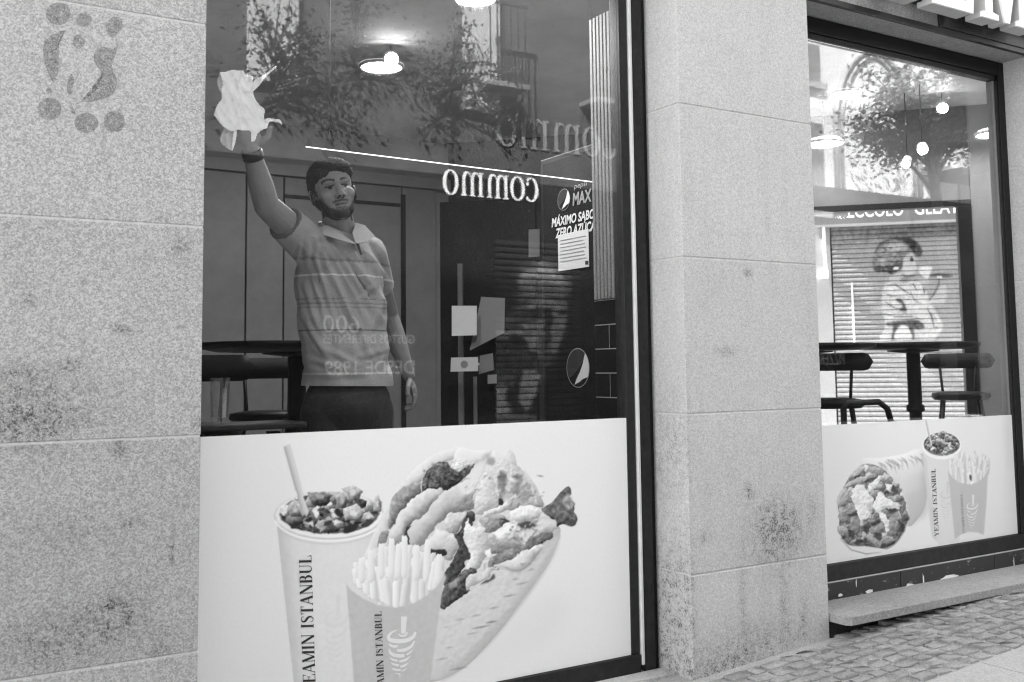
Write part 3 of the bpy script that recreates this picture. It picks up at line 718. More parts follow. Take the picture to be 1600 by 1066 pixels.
# ------------------------------------------------------------------ printed posters
def alb(g): return 0.79 * lin(g) / float(lin(0.885))
def cola(c, cx, cy, rx, ry, n, seed, sz):
    r = random.Random(seed)
    c.ell((cx, cy), rx, ry, 0.30, n1=0.05, n3=0.05)
    for i in range(n):
        a = r.uniform(0, 2 * PI); q = math.sqrt(r.random()) * 0.92
        x, y = cx + rx * q * math.cos(a), cy + ry * q * math.sin(a) - ry * .12 * r.random(); s = sz * r.uniform(.55, 1.2); ro = r.uniform(0, 6.28)
        p = [(x + s * math.cos(ro + t) * r.uniform(.8, 1.15), y + s * .8 * math.sin(ro + t) * r.uniform(.8, 1.15)) for t in (0.2, 1.4, 2.2, 3.4, 4.6, 5.5)]
        g = r.choice((.25, .40, .50, .56, .62, .66, .70, .74))
        c.blob(p, g, .5, s * .5, .02, .02, smooth=False)
        c.fill([p[0], p[1], (x, y)], min(.95, g + .22), False, .3, al=.75); c.fill([p[3], p[4], (x, y)], max(.06, g - .25), False, .3, al=.7)
        h = [(x + (a2 - x) * .45 - s * .1, y + (b2 - y) * .45 - s * .15) for a2, b2 in p[:4]]
        c.fill(h, min(.92, g + r.uniform(.05, .3)), False, 0.4, al=.8)
        if r.random() < .6: c.line([p[0], p[1]], .8, r.choice((.9, .85, .12)), al=.8)
        if r.random() < .35: c.ell((x + s * .2, y + s * .3), s * .35, s * .2, .12, rot=r.uniform(0, 90), soft=.5)
def fries(c, x0, x1, ytop, ybot, n, wd, seed):
    r = random.Random(seed)
    L = []
    for i in range(n):
        k = r.random(); x = x0 + (x1 - x0) * r.random(); u = (x - x0) / (x1 - x0) * 2 - 1
        top = ytop(u) + r.uniform(0, 1) ** 1.25 * (ybot(u) - ytop(u)) * .72; L.append((top, x, u))
    for top, x, u in sorted(L):
        bot = ybot(u) + 2; ln = r.uniform(.9, 1.5) * (ybot(0) - ytop(0)) * .8; b = min(bot, top + ln); sl = u * .18 + r.uniform(-.12, .12); w_ = wd * r.uniform(.8, 1.15)
        p = [(x + sl * (b - top) * -.0 + w_ * .45 * s_ + (t * -sl) * (b - top), top + t * (b - top)) for s_, t in ((-.7, 0), (.7, .0), (1, .12), (1, .9), (.6, 1), (-.6, 1), (-1, .9), (-1, .12))]
        c.fill([(a, q + .8) for a, q in [(x_ + .9, y_) for x_, y_ in p]], .70, False, 1.0, al=.6)
        c.blob(p, r.uniform(.85, .905), .12, wd * .3, 0, .004, light=(-.8, -.3), smooth=False)
KB = [([(293, 68), (282, 285)], [78, 56]), ([(228, 286), (245, 308), (280, 314), (318, 300), (332, 262)], [12, 22, 25, 22, 14]),
      ([(205, 240), (140, 268), (97, 320), (118, 362), (180, 377), (260, 378), (340, 364), (408, 325), (438, 262)], [6, 24, 40, 50, 54, 55, 50, 42, 28]),
      ([(103, 408), (125, 433), (168, 447), (215, 443)], [6, 28, 32, 26]), ([(204, 495), (270, 495), (340, 475), (395, 432), (425, 375)], [34, 42, 40, 30, 14]),
      ([(105, 475), (117, 520), (160, 553), (230, 565), (298, 560)], [12, 32, 42, 46, 42]), ([(322, 552), (365, 525), (405, 485)], [20, 22, 5]),
      ([(115, 583), (145, 610), (212, 628)], [6, 26, 26]), ([(232, 638), (300, 620), (345, 592), (378, 562)], [26, 34, 20, 5]),
      ([(130, 645), (160, 670), (230, 685)], [6, 26, 28]), ([(245, 702), (300, 685), (348, 655)], [26, 30, 6]),
      ([(140, 718), (170, 736), (252, 745)], [6, 24, 24]), ([(260, 760), (295, 745), (328, 722)], [8, 16, 5]), ([(180, 785), (215, 792), (248, 792)], [5, 12, 14]), ([(241, 786), (240, 840)], [15, 5])]
def kebab(sx, sy, cx, top):
    """stacked-meat emblem, sx wide and sy high (px), hanging from (cx, top)"""
    S = []
    for p, ws in KB:
        P = []; W_ = []
        for k in range(len(p) - 1):
            for t in (0, .25, .5, .75): 
                a, b, c_, e_ = [np.array(p[min(max(k + q_, 0), len(p) - 1)], float) for q_ in (-1, 0, 1, 2)]
                P.append(.5 * (2 * b + (c_ - a) * t + (2 * a - 5 * b + 4 * c_ - e_) * t * t + (3 * b - a - 3 * c_ + e_) * t ** 3)); W_.append(ws[k] * (1 - t) + ws[k + 1] * t)
        P.append(np.array(p[-1], float)); W_.append(ws[-1])
        S.append(([(cx + (x - 258) / 387.4 * sx, top + (y - 65) / 790.9 * sy) for x, y in P], [w_ / 387.4 * sx for w_ in W_]))
    return S
def px_strokes(name, S, y, mat, parent, step=0.00003):
    """flat printed strokes on the poster sheet at plane y"""
    mb = MB()
    for k, (p, ws) in enumerate(S):
        vs, fs = ribbon(p, ws); mb.add([atY(a, b, y - step * k) for a, b in vs], fs)
    return mb.build(name, mat, parent)
def vert_text(text, x_base0, y0, x_base1, y1, cap, gap=.06):
    """text reading upwards from (x_base0,y0) to (x_base1,y1); letter tops to the left"""
    st, wd = serif_strokes(text, gap); out = []
    d = np.array([x_base1 - x_base0, y1 - y0], float); L = np.hypot(*d); e = d / L; nrm = np.array([e[1], -e[0]]); k = L / wd
    for p, ws in st:
        q = [np.array([x_base0, y0]) + e * a * k + nrm * b * cap for a, b in p]
        out.append(([tuple(v) for v in q], [wv * (k + cap) / 2 for wv in ws]))
    return out

# ---- left poster
c = Canvas(300, 1012, 650, 1150, 1.5, 0.885)
yy, xx = np.mgrid[0:c.H, 0:c.W]; PXX = xx / c.S + c.x0; PYY = yy / c.S + c.y0
c.A += 0.01 * np.sin(PXX / 140.0)
c.fill([(700, 1045), (760, 1000), (830, 940), (880, 930), (870, 990), (780, 1040), (710, 1075)], 0.84, True, 14, al=.55)
# drink cup
body = [(432, 815), (600, 815), (596, 1150), (468, 1150)]
m, bb = c.mask(body, False)
t = np.clip((PXX - (432 + (PYY - 815) * .105)) / 165, 0, 1)
c.put(m, bb, (0.845 - .075 * np.exp(-(t / .10) ** 2) - .05 * np.clip((t - .72) / .28, 0, 1) + .004 * c.N3)[bb])
c.ell((514, 806), 87, 39, .80, blob=True, amp=.10, r=4)
c.ell((514, 805), 84, 36, .90, soft=.6); c.ell((514, 803), 79, 32, .62)
cola(c, 514, 803, 77, 31, 44, 3, 14)
for p, g in (([(534, 762), (552, 757), (568, 768), (560, 783), (545, 782)], .66), ([(524, 775), (536, 768), (545, 780), (540, 795), (526, 792)], .55), ([(536, 795), (556, 788), (570, 800), (562, 815), (540, 814)], .70), ([(584, 778), (592, 772), (597, 785), (594, 800), (583, 800)], .66), ([(450, 795), (458, 782), (468, 790), (474, 806), (455, 808)], .60), ([(480, 770), (505, 768), (520, 772), (512, 785), (486, 786)], .50)):
    c.blob(p, g, .45, 5, .03, .05, smooth=False); q = np.array(p); c.line([q[0], q[1], q[2]], .9, .92, al=.8); c.line([q[2], q[3], q[4]], 1.0, .3, al=.6)
    c.fill(q.mean(0) + (q - q.mean(0)) * .4, min(.93, g + .2), False, .7, al=.7)
for x, y, a, b_2, g in ((482, 812, 6, 4, .12), (548, 826, 13, 5, .13), (512, 818, 7, 4, .2), (458, 822, 5, 4, .15), (528, 800, 5, 6, .12), (575, 818, 8, 5, .22), (495, 830, 6, 3, .2)): c.ell((x, y), a, b_2, g, rot=-25, soft=.5)
c.fill([(443, 698), (453, 694.5), (482, 800), (472, 806)], .76, False, .3); c.line([(444.5, 698), (474, 804)], 2.0, .62, soft=.4); c.line([(451, 697), (480, 800)], 2.0, .84, soft=.4)
c.line(arc(514, 808, 85, 37, 20, 172, 24), [3.2] * 25, .93, soft=.6); c.line(arc(514, 814, 83, 36, 30, 165, 24), [2.4] * 25, .72, al=.5, soft=.8)
# wrap
WR = [(562, 890), (572, 862), (590, 820), (612, 776), (632, 751), (652, 729), (676, 712), (700, 703), (716, 699), (742, 703), (766, 704), (780, 709), (790, 713), (796, 703), (804, 714), (814, 736), (822, 738), (834, 756), (838, 772), (848, 782), (856, 797), (870, 806), (876, 826), (872, 848), (858, 880), (840, 906), (815, 940), (790, 975), (760, 1010), (730, 1040), (700, 1058), (672, 1066), (640, 1060), (600, 960)]
c.blob(WR, .82, .22, 16, .006, .012)
c.fill([(640, 960), (700, 950), (760, 915), (840, 870), (872, 835), (866, 868), (820, 935), (770, 995), (720, 1046), (680, 1064), (650, 1050)], .80, True, 3, al=.8, n3=.006)
c.fill([(872, 845), (850, 895), (800, 965), (750, 1022), (700, 1060), (690, 1058), (745, 1005), (800, 945), (850, 875)], .70, True, 3, al=.7)
c.blob([(572, 872), (590, 822), (612, 778), (640, 744), (672, 716), (700, 704), (716, 700), (726, 712), (700, 722), (676, 735), (656, 752), (634, 768), (618, 795), (606, 830), (592, 868), (582, 890)], .82, .20, 7, .004, .012)
c.blob([(716, 700), (742, 704), (768, 706), (760, 718), (744, 724), (728, 730), (714, 738), (706, 728)], .86, .15, 6)
c.blob([(614, 776), (632, 761), (657, 749), (656, 770), (630, 797), (614, 822), (607, 820), (610, 795)], .56, .30, 8, .02, .04)
c.blob([(596, 830), (608, 826), (604, 842), (594, 856), (590, 850)], .55, .2, 4, .02, .03)
c.blob([(659, 750), (670, 735), (686, 722), (698, 723), (712, 737), (736, 724), (743, 727), (736, 739), (718, 751), (702, 763), (686, 766), (670, 762), (656, 770)], .30, .30, 6, .045, .05)
for x, y, a, b_2, g in ((688, 738, 5, 7, .48), (700, 745, 4, 5, .42), (672, 755, 5, 5, .5), (680, 728, 5, 3, .4), (722, 740, 6, 4, .38), (694, 756, 7, 4, .22)): c.ell((x, y), a, b_2, g, rot=30, soft=1, al=.7)
c.line([(660, 747), (655, 770)], 1.6, .85)
c.blob([(643, 800), (655, 778), (672, 768), (690, 768), (672, 792), (656, 806), (642, 828), (634, 850), (628, 850), (632, 826)], .33, .1, 4, .02, .03)
c.blob([(629, 797), (655, 770), (673, 763), (693, 767), (670, 795), (655, 808), (639, 827), (630, 849), (604, 848), (611, 830)], .77, .35, 10, .006, .014)
c.blob([(640, 830), (650, 822), (646, 846), (638, 852)], .16, .05, 3)
c.blob([(760, 724), (745, 724), (718, 752), (688, 772), (665, 802), (644, 831), (645, 856), (664, 852), (677, 826), (706, 804), (738, 795), (742, 770)], .735, .30, 12, .004, .01)
c.fill([(760, 726), (746, 726), (722, 750), (712, 760), (722, 774), (744, 766)], .87, True, 2.5, al=.9)
c.blob([(678, 830), (685, 824), (706, 838), (719, 843), (712, 866), (702, 876), (687, 862), (668, 857)], .80, .35, 7, .006, .016)
c.blob([(669, 858), (684, 857), (698, 864), (694, 870), (682, 866), (672, 876), (667, 870)], .15, .1, 3)
c.blob([(706, 802), (722, 806), (729, 797), (732, 804), (717, 826), (707, 836), (690, 822)], .76, .35, 6, .01, .02)
c.blob([(710, 838), (722, 822), (733, 800), (742, 801), (740, 820), (728, 832), (731, 850), (734, 868), (722, 892), (700, 914), (690, 912), (700, 890), (714, 864), (718, 846)], .24, .12, 5, .02, .04)
c.blob([(749, 769), (764, 733), (777, 766), (780, 789), (761, 804), (741, 799)], .80, .3, 9, .006, .02)
c.blob([(776, 753), (790, 712), (797, 704), (806, 716), (817, 738), (828, 748), (836, 758), (848, 792), (802, 797), (781, 787)], .76, .3, 8, .008, .025)
c.fill([(779, 748), (787, 734), (793, 756), (783, 778)], .50, True, 1.5, n3=.05); c.fill([(806, 742), (816, 745), (806, 772), (798, 764)], .56, True, 1.5, n3=.05); c.fill([(762, 716), (772, 716), (772, 726), (760, 726)], .62, True, 1)
c.fill([(808, 778), (822, 752), (830, 764), (824, 790)], .62, True, 2.5); c.line([(795, 708), (800, 735), (797, 752)], [1, 2, 1], .9, soft=.5); c.line([(822, 742), (834, 772), (840, 790)], [1, 2, 1], .88, soft=.6)
c.ell((781, 783), 4, 7, .14, soft=.6); c.blob([(776, 790), (800, 778), (806, 776), (796, 792), (780, 802), (760, 812), (752, 806)], .82, .3, 4, .01, .02)
c.blob([(750, 812), (772, 806), (790, 806), (786, 822), (770, 834), (756, 832)], .62, .3, 6, .01, .04)
c.blob([(726, 832), (733, 811), (737, 821), (745, 824), (749, 814), (760, 838), (760, 866), (744, 886), (730, 892), (735, 866)], .84, .35, 8, .006, .016)
c.blob([(762, 842), (786, 838), (812, 846), (818, 856), (790, 866), (766, 862)], .62, .35, 7, .015, .03)
c.ell((787, 816), 9, 5, .18, rot=-15, soft=.7); c.ell((824, 820), 15, 7, .26, rot=-6, soft=1.2)
c.blob([(797, 801), (822, 791), (847, 799), (836, 812), (812, 814)], .88, .3, 6, .006, .01); c.blob([(781, 824), (794, 816), (807, 828), (788, 843), (771, 838)], .94, .25, 6)
for i in range(26):
    x, y = 806 + rnd.uniform(-10, 18), 832 + rnd.uniform(-10, 10); c.ell((x, y), rnd.uniform(1, 3), rnd.uniform(1, 2.4), rnd.choice((.9, .85, .3, .5, .7)), rot=rnd.uniform(0, 90), soft=.3)
c.ell((763, 862), 6, 6, .92, soft=.8)
c.blob([(766, 872), (790, 862), (820, 852), (838, 848), (820, 868), (786, 884), (764, 888)], .50, .2, 4, .02, .04)
c.blob([(820, 848), (836, 828), (852, 826), (864, 838), (846, 852), (830, 860)], .46, .3, 5, .02, .04); c.blob([(832, 836), (848, 818), (868, 812), (876, 824), (860, 832), (846, 832)], .78, .2, 4)
c.blob([(770, 886), (802, 873), (842, 852), (849, 862), (838, 873), (812, 893), (782, 887)], .82, .25, 6, .006, .012); c.line([(770, 888), (784, 889), (812, 895), (838, 875), (850, 864)], [1, 2, 3, 2, 1], .62, al=.6, soft=1)
c.blob([(688, 948), (692, 918), (703, 908), (736, 886), (744, 890), (730, 912), (732, 925), (702, 946)], .33, .22, 6, .03, .05); c.fill([(703, 908), (716, 900), (712, 912), (700, 916)], .7, True, 1.5, al=.7)
c.blob([(732, 900), (760, 888), (772, 888), (762, 902), (740, 914), (730, 922)], .80, .2, 5); c.line([(752, 914), (772, 902)], [3, 6], .34, soft=.9)
for x, y, l_, g in ((815, 912, 10, .55), (796, 931, 12, .52), (772, 950, 9, .56), (752, 980, 16, .42), (768, 972, 10, .35), (738, 990, 10, .6), (720, 968, 8, .62), (744, 962, 8, .58), (806, 905, 6, .6), (830, 890, 6, .6), (702, 1012, 7, .6), (690, 1030, 12, .6), (716, 1045, 16, .5), (697, 980, 6, .66)):
    c.line([(x - l_ * .9, y + l_ * .16), (x, y), (x + l_ * .9, y - l_ * .2)], [.6, 2.4, .6], g, soft=.8, al=.85)
for i in range(60):
    t = rnd.random(); x = 690 + 170 * t + rnd.uniform(-20, 12); y = 1040 - 175 * t + rnd.uniform(-30, 6); c.line([(x - 4, y + 1.2), (x + 4, y - 1.2)], [.4, .4], .7, al=.4, soft=.8)
c.blob([(846, 796), (862, 785), (877, 768), (888, 760), (893, 768), (892, 778), (899, 790), (896, 800), (902, 812), (894, 824), (882, 818), (872, 822), (868, 810), (856, 806)], .38, .25, 6, .03, .06)
c.fill([(880, 778), (890, 772), (896, 790), (888, 798), (882, 790)], .68, True, 1.2, al=.85, n3=.06); c.ell((893, 818), 6, 5, .28, soft=1)
r = random.Random(21)
for i in range(150):
    t = r.random(); x = r.uniform(690, 850); y = r.uniform(742, 900)
    if (x - 640) * .9 + (y - 700) * -.2 < 60 or y > 1130 - .28 * x - 10: continue
    l_ = r.uniform(2, 7); a_ = r.uniform(-1.2, .4); g = r.choice((.93, .9, .95, .3, .22, .5))
    c.line([(x - l_ * math.cos(a_), y - l_ * math.sin(a_)), (x + r.uniform(-1, 1), y + r.uniform(-1, 1)), (x + l_ * math.cos(a_), y + l_ * math.sin(a_))], [.3, r.uniform(.8, 2.2), .3], g, al=.75, soft=.3)
for i in range(70):
    x = r.uniform(660, 738); y = 770 - (x - 660) * .5 + r.uniform(-34, -4); 
    if 722 < y < 766: c.ell((x, y), r.uniform(.8, 2.6), r.uniform(.6, 1.6), r.choice((.5, .18, .15, .62, .4)), rot=r.uniform(0, 180), soft=.3, al=.7)
FILL = [(606, 800), (640, 748), (690, 716), (745, 712), (795, 702), (835, 755), (858, 800), (905, 760), (905, 828), (872, 842), (845, 870), (790, 892), (735, 930), (690, 955), (660, 870), (600, 850)]
c.warp(FILL, 2.5, 10, 3, 3); c.relief([(700, 800), (748, 745), (793, 716), (830, 765), (848, 800), (862, 830), (840, 862), (776, 884), (705, 935), (696, 880)], .026, 3.4, 2, 4); c.warp(FILL, 1.0, 3, 3, 5)
c.relief([(655, 755), (690, 720), (742, 724), (700, 764)], .05, 2.2, 2, 9)
c.warp([(434, 790), (470, 764), (540, 752), (600, 775), (596, 815), (520, 836), (450, 826)], 1.1, 5, 2, 8)
c.relief([(690, 950), (780, 895), (868, 850), (820, 935), (740, 1030), (690, 1050)], .010, 5, 5, 12)
# fries and their box
c.fill([(548, 914), (556, 895), (580, 878), (620, 872), (660, 876), (688, 892), (694, 910), (640, 950), (600, 950)], .84, True, 2)
fries(c, 555, 690, lambda u: 846 + 24 * u * u + (8 if u < -.6 else 0), lambda u: 948 - 38 * u * u, 100, 12.5, 9)
for (x, y, s_, l_) in ((666, 844, .25, 60), (632, 838, -.05, 60), (684, 866, .22, 44), (612, 842, -.06, 56), (596, 850, -.1, 50), (650, 852, .05, 50), (580, 860, -.15, 46), (566, 872, -.2, 36), (622, 850, .1, 50)):
    p = [(x - 5, y + l_), (x - 4 + s_ * 8, y + 4), (x + s_ * 12, y), (x + 5 + s_ * 8, y + 5), (x + 4, y + l_)]; c.blob(p, .89, .12, 5)
bx = [(541, 912), (548, 922), (568, 936), (592, 946), (618, 950), (645, 944), (668, 930), (684, 916), (694, 900), (682, 990), (672, 1066), (665, 1150), (560, 1150), (553, 1066)]
c.fill(bx, .73, False, .3, n3=.006)
for cpts, S in ((None, kebab(40, 120, 525, 930)),):
    for p, ws in S: c.line(p, ws, .80, al=.5, soft=.6)
PY1 = .2
x0, x1, z0, z1 = 0.80, 2.663, ZB + .002, float(atY(640, 668.5, PY1)[2])
post = thing('window_poster', 'large white poster of drink cup, fries and wrap on the left window', 'poster', (1.75, PY1, z0))
me, co = grid_mesh('print', (x0, PY1, z0), (x1 - x0, 0, 0), (0, 0, z1 - z0), 700, 380)
px, py = proj_np(co); set_print(me, alb(c.sample(px, py)))
link('print', me, MT['print'], post)
MB().box(x0, x1, PY1 + .0006, YG - .001, z0, z1 - .0004).build('backing_board', MT['white'], post)
px_strokes('lettering', vert_text('YEAMIN ISTANBUL', 493.5, 1083, 486.5, 867, 19.5), PY1 - .0006, MT['ink'], post)
px_strokes('lettering', vert_text('YEAMIN ISTANBUL', 601, 1088, 596, 955, 11.0), PY1 - .0006, MT['ink'], post)
px_strokes('emblem', kebab(48, 98, 627, 963), PY1 - .0006, MT['ink_white'], post)

# ---- right poster
c = Canvas(1270, 1610, 640, 900, 2.0, 0.885)
def q(pts): return [(a / 6.27 + 1290, b / 6.27 + 700) for a, b in pts]
c.blob(q([(330, 140), (560, 95), (760, 60), (900, 10), (1000, 60), (1010, 300), (980, 560), (900, 700), (800, 760), (700, 500)]), .85, .25, 18)
c.fill(q([(780, 480), (980, 420), (1000, 620), (880, 720), (810, 740)]), .74, True, 5, al=.75)
r = random.Random(4)
for i in range(46):
    t = r.random(); x = 500 + 480 * t; y = 130 - 90 * t + r.uniform(0, 60); l_ = r.uniform(30, 110)
    c.line(q([(x, y), (x + l_ * .6, y + l_ * .35), (x + l_ * .8, y + l_ * .95)]), [.3, 1.0, .3], r.uniform(.35, .6), al=.7, soft=.5)
bowl = [(370, 160), (520, 180), (640, 280), (740, 420), (800, 560), (818, 680), (770, 830), (680, 950), (540, 1020), (400, 1035), (250, 990), (150, 890), (122, 780), (115, 640), (112, 520), (180, 370), (250, 250)]
c.blob(q(bowl), .86, .2, 5); c.blob(q([(x * .97 + 12, min(y, 985) * .985 + 4) for x, y in bowl]), .44, .15, 5, .04, .05)
for i in range(80):
    a = r.uniform(0, 6.28); k = math.sqrt(r.random()); x = 460 + 320 * k * math.cos(a); y = 590 + 390 * k * math.sin(a); s = r.uniform(25, 62); ro = r.uniform(0, 3)
    p = q([(x + s * math.cos(ro + t) * r.uniform(.6, 1.2), y + s * .8 * math.sin(ro + t) * r.uniform(.6, 1.2)) for t in (0, 1, 2, 3, 4, 5)]); c.blob(p, r.choice((.50, .58, .62, .66, .70, .76)), .35, 3, .02, .03)
for p, g in (([(180, 370), (330, 290), (470, 220), (490, 270), (400, 330), (250, 395), (190, 400)], .70), ([(230, 290), (300, 200), (380, 170), (370, 230), (290, 290)], .72), ([(380, 170), (420, 190), (400, 225), (375, 215)], .88), ([(420, 190), (520, 190), (570, 240), (540, 270), (440, 230)], .66), ([(110, 500), (170, 400), (230, 440), (200, 540), (130, 580)], .70), ([(140, 640), (240, 550), (300, 620), (220, 740), (130, 700)], .58), ([(240, 690), (330, 660), (350, 780), (330, 880), (240, 800)], .56), ([(120, 770), (220, 790), (220, 870), (130, 840)], .66), ([(600, 700), (700, 630), (750, 720), (700, 850), (610, 830)], .58), ([(400, 870), (450, 830), (510, 920), (490, 960), (430, 920)], .68), ([(530, 900), (610, 870), (650, 890), (560, 940)], .60), ([(430, 800), (520, 720), (570, 780), (520, 850)], .60)):
    c.blob(q(p), g, .3, 4, .015, .03)
for p in ([(300, 400), (350, 360), (400, 400), (390, 470), (330, 520), (280, 560), (250, 520), (270, 440)], [(280, 560), (380, 480), (470, 540), (450, 620), (380, 680), (345, 770), (310, 660)], [(490, 540), (540, 430), (600, 490), (690, 520), (640, 560), (570, 570)], [(420, 400), (480, 300), (540, 280), (520, 360), (450, 430)], [(510, 620), (560, 640), (610, 740), (600, 850), (580, 800), (530, 700)], [(580, 350), (650, 360), (690, 420), (640, 430), (590, 390)], [(690, 540), (725, 570), (700, 605)]):
    c.blob(q(p), .90, .22, 4, .006, .015)
for x, y, a, b_2 in ((640, 600, 40, 30), (280, 650, 45, 25), (480, 730, 40, 22), (400, 800, 26, 50), (690, 400, 30, 40), (520, 870, 30, 30), (250, 830, 30, 40), (740, 760, 25, 70), (600, 950, 90, 25), (350, 920, 60, 20), (800, 680, 18, 30), (600, 440, 40, 20), (300, 285, 40, 12), (420, 320, 60, 12), (180, 875, 30, 12)):
    c.ell(q([(x, y)])[0], a / 6.27, b_2 / 6.27, .17, rot=-25, soft=.8, al=.85)
BOWL = q([(380, 175), (520, 195), (640, 290), (735, 430), (790, 560), (805, 680), (760, 820), (670, 930), (540, 985), (380, 985), (240, 950), (160, 870), (130, 770), (125, 640), (125, 520), (190, 380), (260, 260)])
for p in ([(270, 430), (340, 370), (420, 420), (470, 520), (430, 600), (350, 560), (280, 540)], [(470, 560), (560, 470), (700, 530), (720, 590), (600, 590), (540, 640)], [(300, 590), (400, 560), (440, 650), (380, 720), (340, 770)]): c.blob(q(p), .90, .2, 4)
c.warp(BOWL, 2.2, 6, 2, 3); c.relief(BOWL, .042, 2.4, 2, 6); c.warp(BOWL, 1.0, 2, 2, 7)
c.fill(q([(150, 905), (240, 955), (400, 965), (540, 985), (600, 1000), (540, 1025), (400, 1035), (250, 990)]), .87, True, .6); c.line(q([(140, 890), (250, 1000), (400, 1040), (540, 1022)]), [.4, 1.2, 1.4, .4], .5, soft=.5)
c.fill([(1441, 700), (1502, 700), (1500, 846), (1468, 851), (1456, 838)], .845, False, .5); c.fill([(1441, 715), (1447, 715), (1464, 846), (1456, 838)], .78, False, 1.2, al=.7)
c.ell((1471.5, 696), 31, 20.5, .92); c.ell((1471.5, 694.5), 28.5, 18, .45, n3=.08); cola(c, 1471.5, 693, 27, 17, 50, 8, 5)
c.line([(1447, 657), (1455.5, 697)], [2.6, 2.6], .80); c.line([(1446.4, 657), (1454.5, 697)], [.8, .8], .62)
c.line(arc(1471.5, 697, 30, 20, 15, 170, 20), [1.8] * 21, .93)
for p, ws in kebab(21, 66, 1479, 752): c.line(p, ws, .74, al=.5, soft=.4)
c.fill([(1484, 738), (1488, 726), (1500, 720), (1516, 716), (1530, 720), (1540, 728), (1543, 738), (1514, 760)], .83, True, 1.5)
fries(c, 1484, 1544, lambda u: 702 + 14 * u * u, lambda u: 757 - 18 * u * u, 80, 4.4, 5)
c.fill([(1481, 735), (1486, 744), (1498, 754), (1514, 757), (1530, 753), (1539, 744), (1544, 731), (1541, 790), (1537, 836), (1527, 832), (1514, 831), (1500, 836), (1492, 843)], .74, False, .3)
c.fill([(1511, 740), (1516, 737), (1521, 755), (1517, 758)], .93, False, .3); c.fill([(1515, 742), (1518, 744), (1518, 752), (1515, 748)], .25, True, .3)
PY2 = .2
x0, x1, z0, z1 = 3.661, 5.372, zb + .002, float(atY(1440, 656.5, PY2)[2])
post = thing('window_poster', 'white poster with filled wrap, paper cup and fries on the right window', 'poster', (4.5, PY2, z0))
me, co = grid_mesh('print', (x0, PY2, z0), (x1 - x0, 0, 0), (0, 0, z1 - z0), 480, 190)
px, py = proj_np(co); set_print(me, alb(c.sample(px, py)))
link('print', me, MT['print'], post)
MB().box(x0, x1, PY2 + .0006, YG - .001, z0, z1 - .0004).build('backing_board', MT['white'], post)
px_strokes('lettering', vert_text('YEAMIN ISTANBUL', 1467, 838, 1461.5, 732, 6.6), PY2 - .0006, MT['ink'], post)
px_strokes('lettering', vert_text('YEAMIN ISTANBUL', 1508, 834, 1504, 771, 3.6), PY2 - .0006, MT['ink_mid'], post)
px_strokes('emblem', kebab(19, 56, 1519, 773), PY2 - .0006, MT['ink_white'], post)
# ------------------------------------------------------------------ furniture
def make_table(name, label, c, rtop=.40, zt=1.45):
    t = thing(name, label, 'table', (c[0], c[1], FZ), 'high round tables')
    MB().lathe([(.001, 0), (rtop * .8, 0), (rtop, .018), (rtop, .034), (rtop - .006, .040), (.001, .040)], (c[0], c[1], zt - .02), 40, False).build('table_top', MT['black'], t, True)
    MB().lathe([(.055, 0), (.055, .03), (.036, .04), (.036, .62), (.052, .63), (.052, .66), (.04, .67), (.04, 1.005)], (c[0], c[1], FZ + .01), 20).build('column', MT['black'], t, True)
    MB().lathe([(.24, 0), (.24, .012), (.05, .022), (.05, .03)], (c[0], c[1], FZ), 28).build('base', MT['black'], t, True)
    MB().lathe([(.04, 0), (.15, .012), (.15, .018)], (c[0], c[1], zt - .042), 24).build('top_plate', MT['black'], t, True)
    return t
cR = atY(1427, 560, .80); make_table('bar_table', 'high round black table on one column behind the right window', cR, .38)
cL = atY(464, 560, 1.15); make_table('bar_table', 'high round black table behind the man, at the left window', cL, .43)
cE = atY(1262, 560, 1.1); make_table('bar_table', 'high black table half hidden behind the middle pier', cE, .40)
def make_stool(label, group):
    t = thing('bar_stool', label, 'stool', (0, 0, FZ), group)
    zs = FZ + .68
    MB().lathe([(.001, 0), (.165, .0), (.185, .02), (.18, .045), (.12, .055), (.001, .056)], (0, 0, zs), 28, False).build('seat', MT['black'], t, True)
    # pill-shaped back rest, curved around the sitter
    n = 18; poly = []
    mb = MB(); hw, hh = .235, .052
    prof = []
    for i in range(n + 1):
        u = -hw + 2 * hw * i / n; e = max(0.0, abs(u) - (hw - hh)); half = math.sqrt(max(1e-6, hh * hh - e * e)); prof.append((u, half))
    vs = []
    for u, hf in prof:
        y = .19 - .35 * u * u
        for d in (0, .022): vs += [(u, y + d, zs + .26 - hf), (u, y + d, zs + .26 + hf)]
    fs = []
    for i in range(n):
        a = i * 4; b = a + 4
        fs += [(a, a + 1, b + 1, b), (a + 2, b + 2, b + 3, a + 3), (a + 1, a + 3, b + 3, b + 1), (a, b, b + 2, a + 2)]
    fs += [(0, 2, 3, 1), (n * 4, n * 4 + 1, n * 4 + 3, n * 4 + 2)]
    mb.add(vs, fs).build('backrest', MT['black'], t, True)
    for s in (-1, 1):
        MB().tube([(s * .10, .17, zs + .02), (s * .115, .196, zs + .24)], .009).build('back_post', MT['black'], t, True)
        for q_ in (-1, 1):
            MB().tube([(s * .11, q_ * .11, zs + .01), (s * .16, q_ * .16, FZ + .25), (s * .195, q_ * .195, FZ)], .011).build('leg', MT['black'], t, True)
    z = FZ + .26; r_ = .165
    MB().tube([(r_, r_, z), (-r_, r_, z), (-r_, -r_, z), (r_, -r_, z), (r_, r_, z)], .009).build('foot_ring', MT['black'], t)
    return t
stool0 = make_stool('', 'black bar stools with pill-shaped backs')
